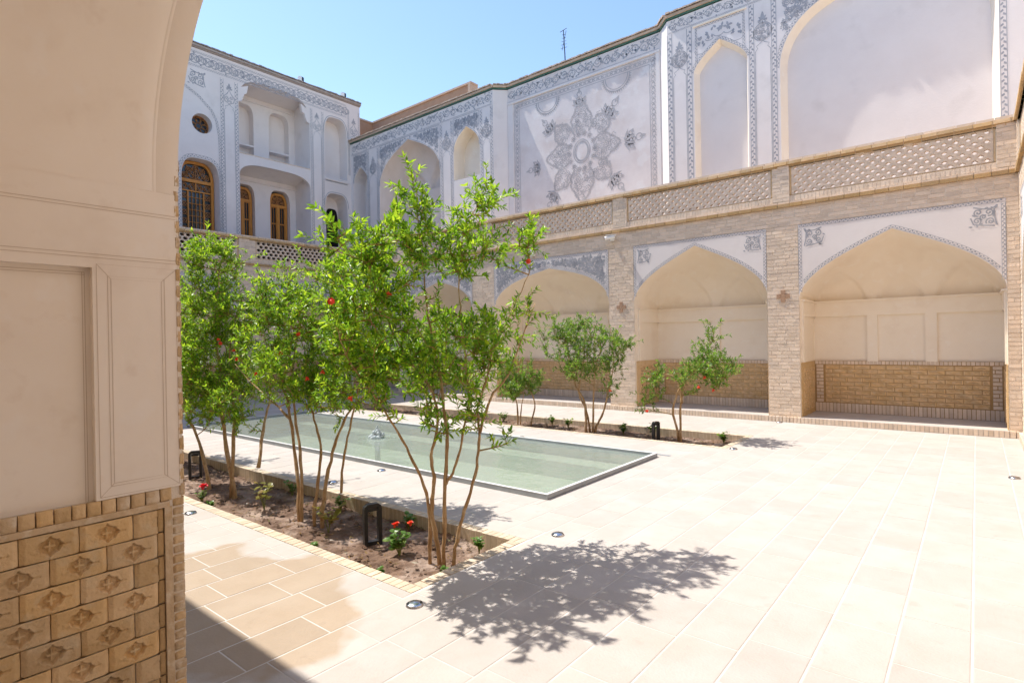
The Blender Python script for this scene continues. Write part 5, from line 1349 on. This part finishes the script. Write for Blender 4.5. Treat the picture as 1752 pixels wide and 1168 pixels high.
# ------------------------------------------------------------------ small plants in the beds
def bed_plant(name, label, x, y, h, nst, mt, leaf, flowers=(), fm=None, seed=1, stem='stem_green', cat='plant', group=None):
    rs = random.Random(seed); root = empty(name, (x, y, -.112), 0, label, cat, group); sm = MB(); lm = MB()
    for k in range(nst):
        a = rs.uniform(0, 6.28); r = rs.uniform(.1, .45) * h; tip = Vector((r * math.cos(a), r * math.sin(a), h * rs.uniform(.55, 1)))
        C = bez(Vector((0, 0, -.02)), Vector((tip.x * .2, tip.y * .2, tip.z * .6)), tip, 5); sm.tube([tuple(p) for p in C], [.005, .0045, .004, .003, .002], 5)
        for p in C[2:]:
            for q in range(3):
                t = rs.uniform(0, 6.28); L = leaf * rs.uniform(.6, 1.2); d = Vector((math.cos(t), math.sin(t), rs.uniform(-.1, .6))).normalized(); s = Vector((-math.sin(t), math.cos(t), rs.uniform(-.3, .3))); c = p + d * L * .3
                R = [c - d * L * .2, c + d * L * .1 + s * L * .42, c + d * L * .6 + s * L * .45, c + d * L * .85, c + d * L * .6 - s * L * .45, c + d * L * .1 - s * L * .42]
                lm.face([tuple(v + Vector((0, 0, (.12 * L if i in (1, 2, 4, 5) else 0)))) for i, v in enumerate(R)])
    sm.build('stem', stem, root); lm.build('leaves', mt, root)
    for (fx, fy, fz, s) in flowers: inst('flower', fm, root, Matrix.Translation((fx, fy, fz)) @ Matrix.Rotation(rs.uniform(-.4, .4), 4, 'X') @ Matrix.Scale(s, 4))
    return root
bed_plant('geranium', 'leafy geranium with red flower heads beside the black bollard lamp', -3.84, 3.13, .21, 7, 'leaf_bed', .055, [(-.06, .0, .24, 1.1), (-.05, .02, .25, .9), (.04, .09, .25, 1.1), (.06, .08, .26, .9)], FM, 3, 'stem_green', 'flower')
bed_plant('rose', 'low rose with one crimson bloom at the niche wall edge', -7.0, 2.82, .15, 5, 'leaf_bed', .035, [(-.02, .02, .17, 1.6), (-.01, .01, .165, 1.3)], FMP, 4, 'stem_green', 'flower')
bed_plant('weed', 'yellowing broad-leaved plant at the foot of the second shrub', -4.86, 3.1, .25, 3, 'leaf_yellow', .085, (), None, 5)
bed_plant('weed', 'arching yellow-leaved seedling between the second and third shrubs', -6.1, 3.1, .32, 4, 'leaf_yellow', .06, (), None, 6)
for k, (x, y, h, w) in enumerate([(-3.62, 2.75, .06, 'at the front corner of the near bed'), (-3.2, 3.05, .06, 'at the right brick edge of the near bed'), (-3.35, 3.6, .10, 'against the back brick edge of the near bed'), (-4.3, 3.62, .14, 'behind the black bollard lamp in the near bed'), (-6.6, 2.74, .09, 'by the front edge of the near bed near the niche wall'), (-4.55, 2.76, .06, 'on the front edge of the near bed before the second shrub'), (-5.4, 3.6, .15, 'at the back of the near bed behind the second shrub'), (-6.4, 3.6, .16, 'at the back of the near bed between the second and third shrubs')]):
    bed_plant('weed', 'small green weed ' + w, x, y, h, 7, 'leaf_bed', .026 + h * .1, (), None, 20 + k, group='small weeds in the beds')
for k, (x, w) in enumerate(((-3.35, 'at the right end of the far bed'), (-4.7, 'left of the far bollard lamp'), (-5.2, 'right of the round-headed far shrub'), (-6.5, 'left of the round-headed far shrub'), (-7.0, 'between the two middle far shrubs'), (-8.2, 'left of the low far shrub'))):
    bed_plant('weed', 'small green weed ' + w + ' against its back edge', x, 9.75 + .12 * math.sin(k * 2), .2, 9, 'leaf_far', .05, (), None, 40 + k, group='small weeds in the beds')

# ------------------------------------------------------------------ black bollard lamps
def bollard(x, y, rz, label, h=.34):
    root = empty('bollard_lamp', (x, y, -.12), rz, label, 'lamp', 'black frame lamps in the beds'); w, d, t = .066, .028, .016
    def bar(nm, pts, close=False):
        mb = MB()
        for s in (-1,): pass
        mb.solidrib(pts, t, -d, d, close); return mb.build(nm, 'black', root)
    bar('post', [(-w, 0), (-w, h - .055)]); bar('post', [(w, 0), (w, h - .055)])
    bar('top_bar', [(-w, h - .0549), (-w + .004, h - .035), (-w + .02, h - .022), (w - .02, h - .022), (w - .004, h - .035), (w, h - .0549)])
    bar('base_bar', [(-w + t + .001, .022), (w - t - .001, .022)])
    mb = MB(); mb.box(-w + t + .004, w - t - .004, -d * .6, d * .6, h - .075, h - .046); mb.build('lamp_head', 'black', root)
    return root
bollard(-4.25, 3.16, 1.25, 'black bollard lamp frame beside the geranium in the near bed', .38)
bollard(-8.35, 3.28, 1.1, 'black bollard lamp frame at the edge of the niche wall', .39)
bollard(-4.33, 9.2, 1.35, 'black bollard lamp frame in the far bed near its right end', .38)
# ------------------------------------------------------------------ ground studs
def stud(x, y, label):
    root = empty('ground_light', (x, y, .001), random.uniform(0, 3), label, 'ground light', 'round steel lights set in the paving')
    mb = MB(); mb.lathe([(.058, 0), (.057, .006), (.05, .014), (.03, .022), (.0, .024)], (0, 0, 0), 22); mb.build('dome', 'chrome', root, smooth=True)
    mb = MB()
    for a in (0, math.pi): 
        c, s = math.cos(a), math.sin(a); mb.v += [(c * .036 - s * .018, s * .036 + c * .018, .0215), (c * .052 - s * .014, s * .052 + c * .014, .0135), (c * .052 + s * .014, s * .052 - c * .014, .0135), (c * .036 + s * .018, s * .036 - c * .018, .0215)]; n = len(mb.v) - 4; mb.f.append((n, n + 1, n + 2, n + 3))
    mb.build('light_slot', 'black', root)
for x, y, l in [(-2.84, 2.43, 'steel ground light at the near corner of the near bed'), (-6.22, 2.39, 'steel ground light beside the foreground niche wall'), (-2.85, 4.07, 'steel ground light in the shrub shadow right of the near bed'), (-6.16, 4.74, 'steel ground light by the pool edge, left of the nearest trunks'), (-2.87, 8.76, 'steel ground light at the corner of the far bed'), (.32, 8.77, 'steel ground light at the far right by the end wall'), (-6.14, 3.99, 'steel ground light behind the second shrub'), (-3.02, 11.95, 'steel ground light at the foot of the brick pier'), (-6.19, 7.8, 'steel ground light on the far side of the pool')]: stud(x, y, l)
# ------------------------------------------------------------------ security camera, junction box, antenna, roof floodlights
cc = empty('security_camera', (-6.70, 12.04, 4.1), .5, 'white security camera on the brick band above the pier', 'camera')
mb = MB(); mb.tube([(-.17, -.10, -.02), (-.15, -.10, -.018), (.06, -.10, .02)], [.04, .046, .046], 12); mb.build('body', 'whiteplastic', cc)
mb = MB(); mb.tube([(-.172, -.10, -.0205), (-.176, -.10, -.021)], [.034, .03], 12); mb.build('lens', 'black', cc)
mb = MB(); mb.box(-.15, .09, -.15, -.05, .045, .058); mb.build('sunshade', 'whiteplastic', cc)
mb = MB(); mb.tube([(0, .06, 0), (0, -.08, 0)], [.02, .018], 8); mb.box(-.05, .05, .02, .05, -.06, .06); mb.build('bracket', 'whiteplastic', cc)
jb = empty('conduit_box', (-9.1, 12.08, 4.02), 0, 'small white electrical conduit box on the brick band left of the camera', 'box')
mb = MB(); mb.box(-.04, .04, -.05, .02, -.09, .09); mb.build('box', 'whiteplastic', jb); mb = MB(); mb.tube([(0, -.02, .09), (0, -.02, .2)], [.012, .012], 6); mb.build('conduit', 'whiteplastic', jb)
an = empty('antenna', (-9.62, 14.6, 9.62), 0, 'thin dark television antenna on the roof against the sky', 'antenna')
mb = MB(); mb.tube([(0, 0, 0), (-.02, 0, .8), (-.06, 0, 1.55)], [.02, .018, .014], 6); mb.build('mast', 'black', an)
mb = MB()
for k, z in enumerate((1.0, 1.1, 1.2, 1.3, 1.4)): mb.tube([(-.04 - .11 + .015 * k, -.03, z), (-.04 + .09 - .015 * k, .03, z + .015)], [.006, .006], 4)
mb.tube([(-.12, 0, .95), (.04, .0, 1.5)], [.009, .009], 4); mb.tube([(-.18, 0, 1.53), (.06, 0, 1.57)], [.011, .011], 4); mb.build('elements', 'black', an)
def flood(y, label):
    r = empty('roof_floodlight', (-19.0, y, 11.28), .3, label, 'floodlight'); mb = MB(); mb.box(-.07, .07, -.06, .06, .03, .17); mb.build('housing', 'black', r)
    mb = MB(); mb.box(-.02, .09, -.16, -.065, .0, .15); mb.build('ballast', 'whiteplastic', r); mb = MB(); mb.box(-.05, .05, -.05, .05, -.02, .029); mb.build('foot', 'black', r)
flood(11.34, 'small floodlight on the far roof edge above the loggia'); flood(13.14, 'small floodlight on the far roof edge near its corner')
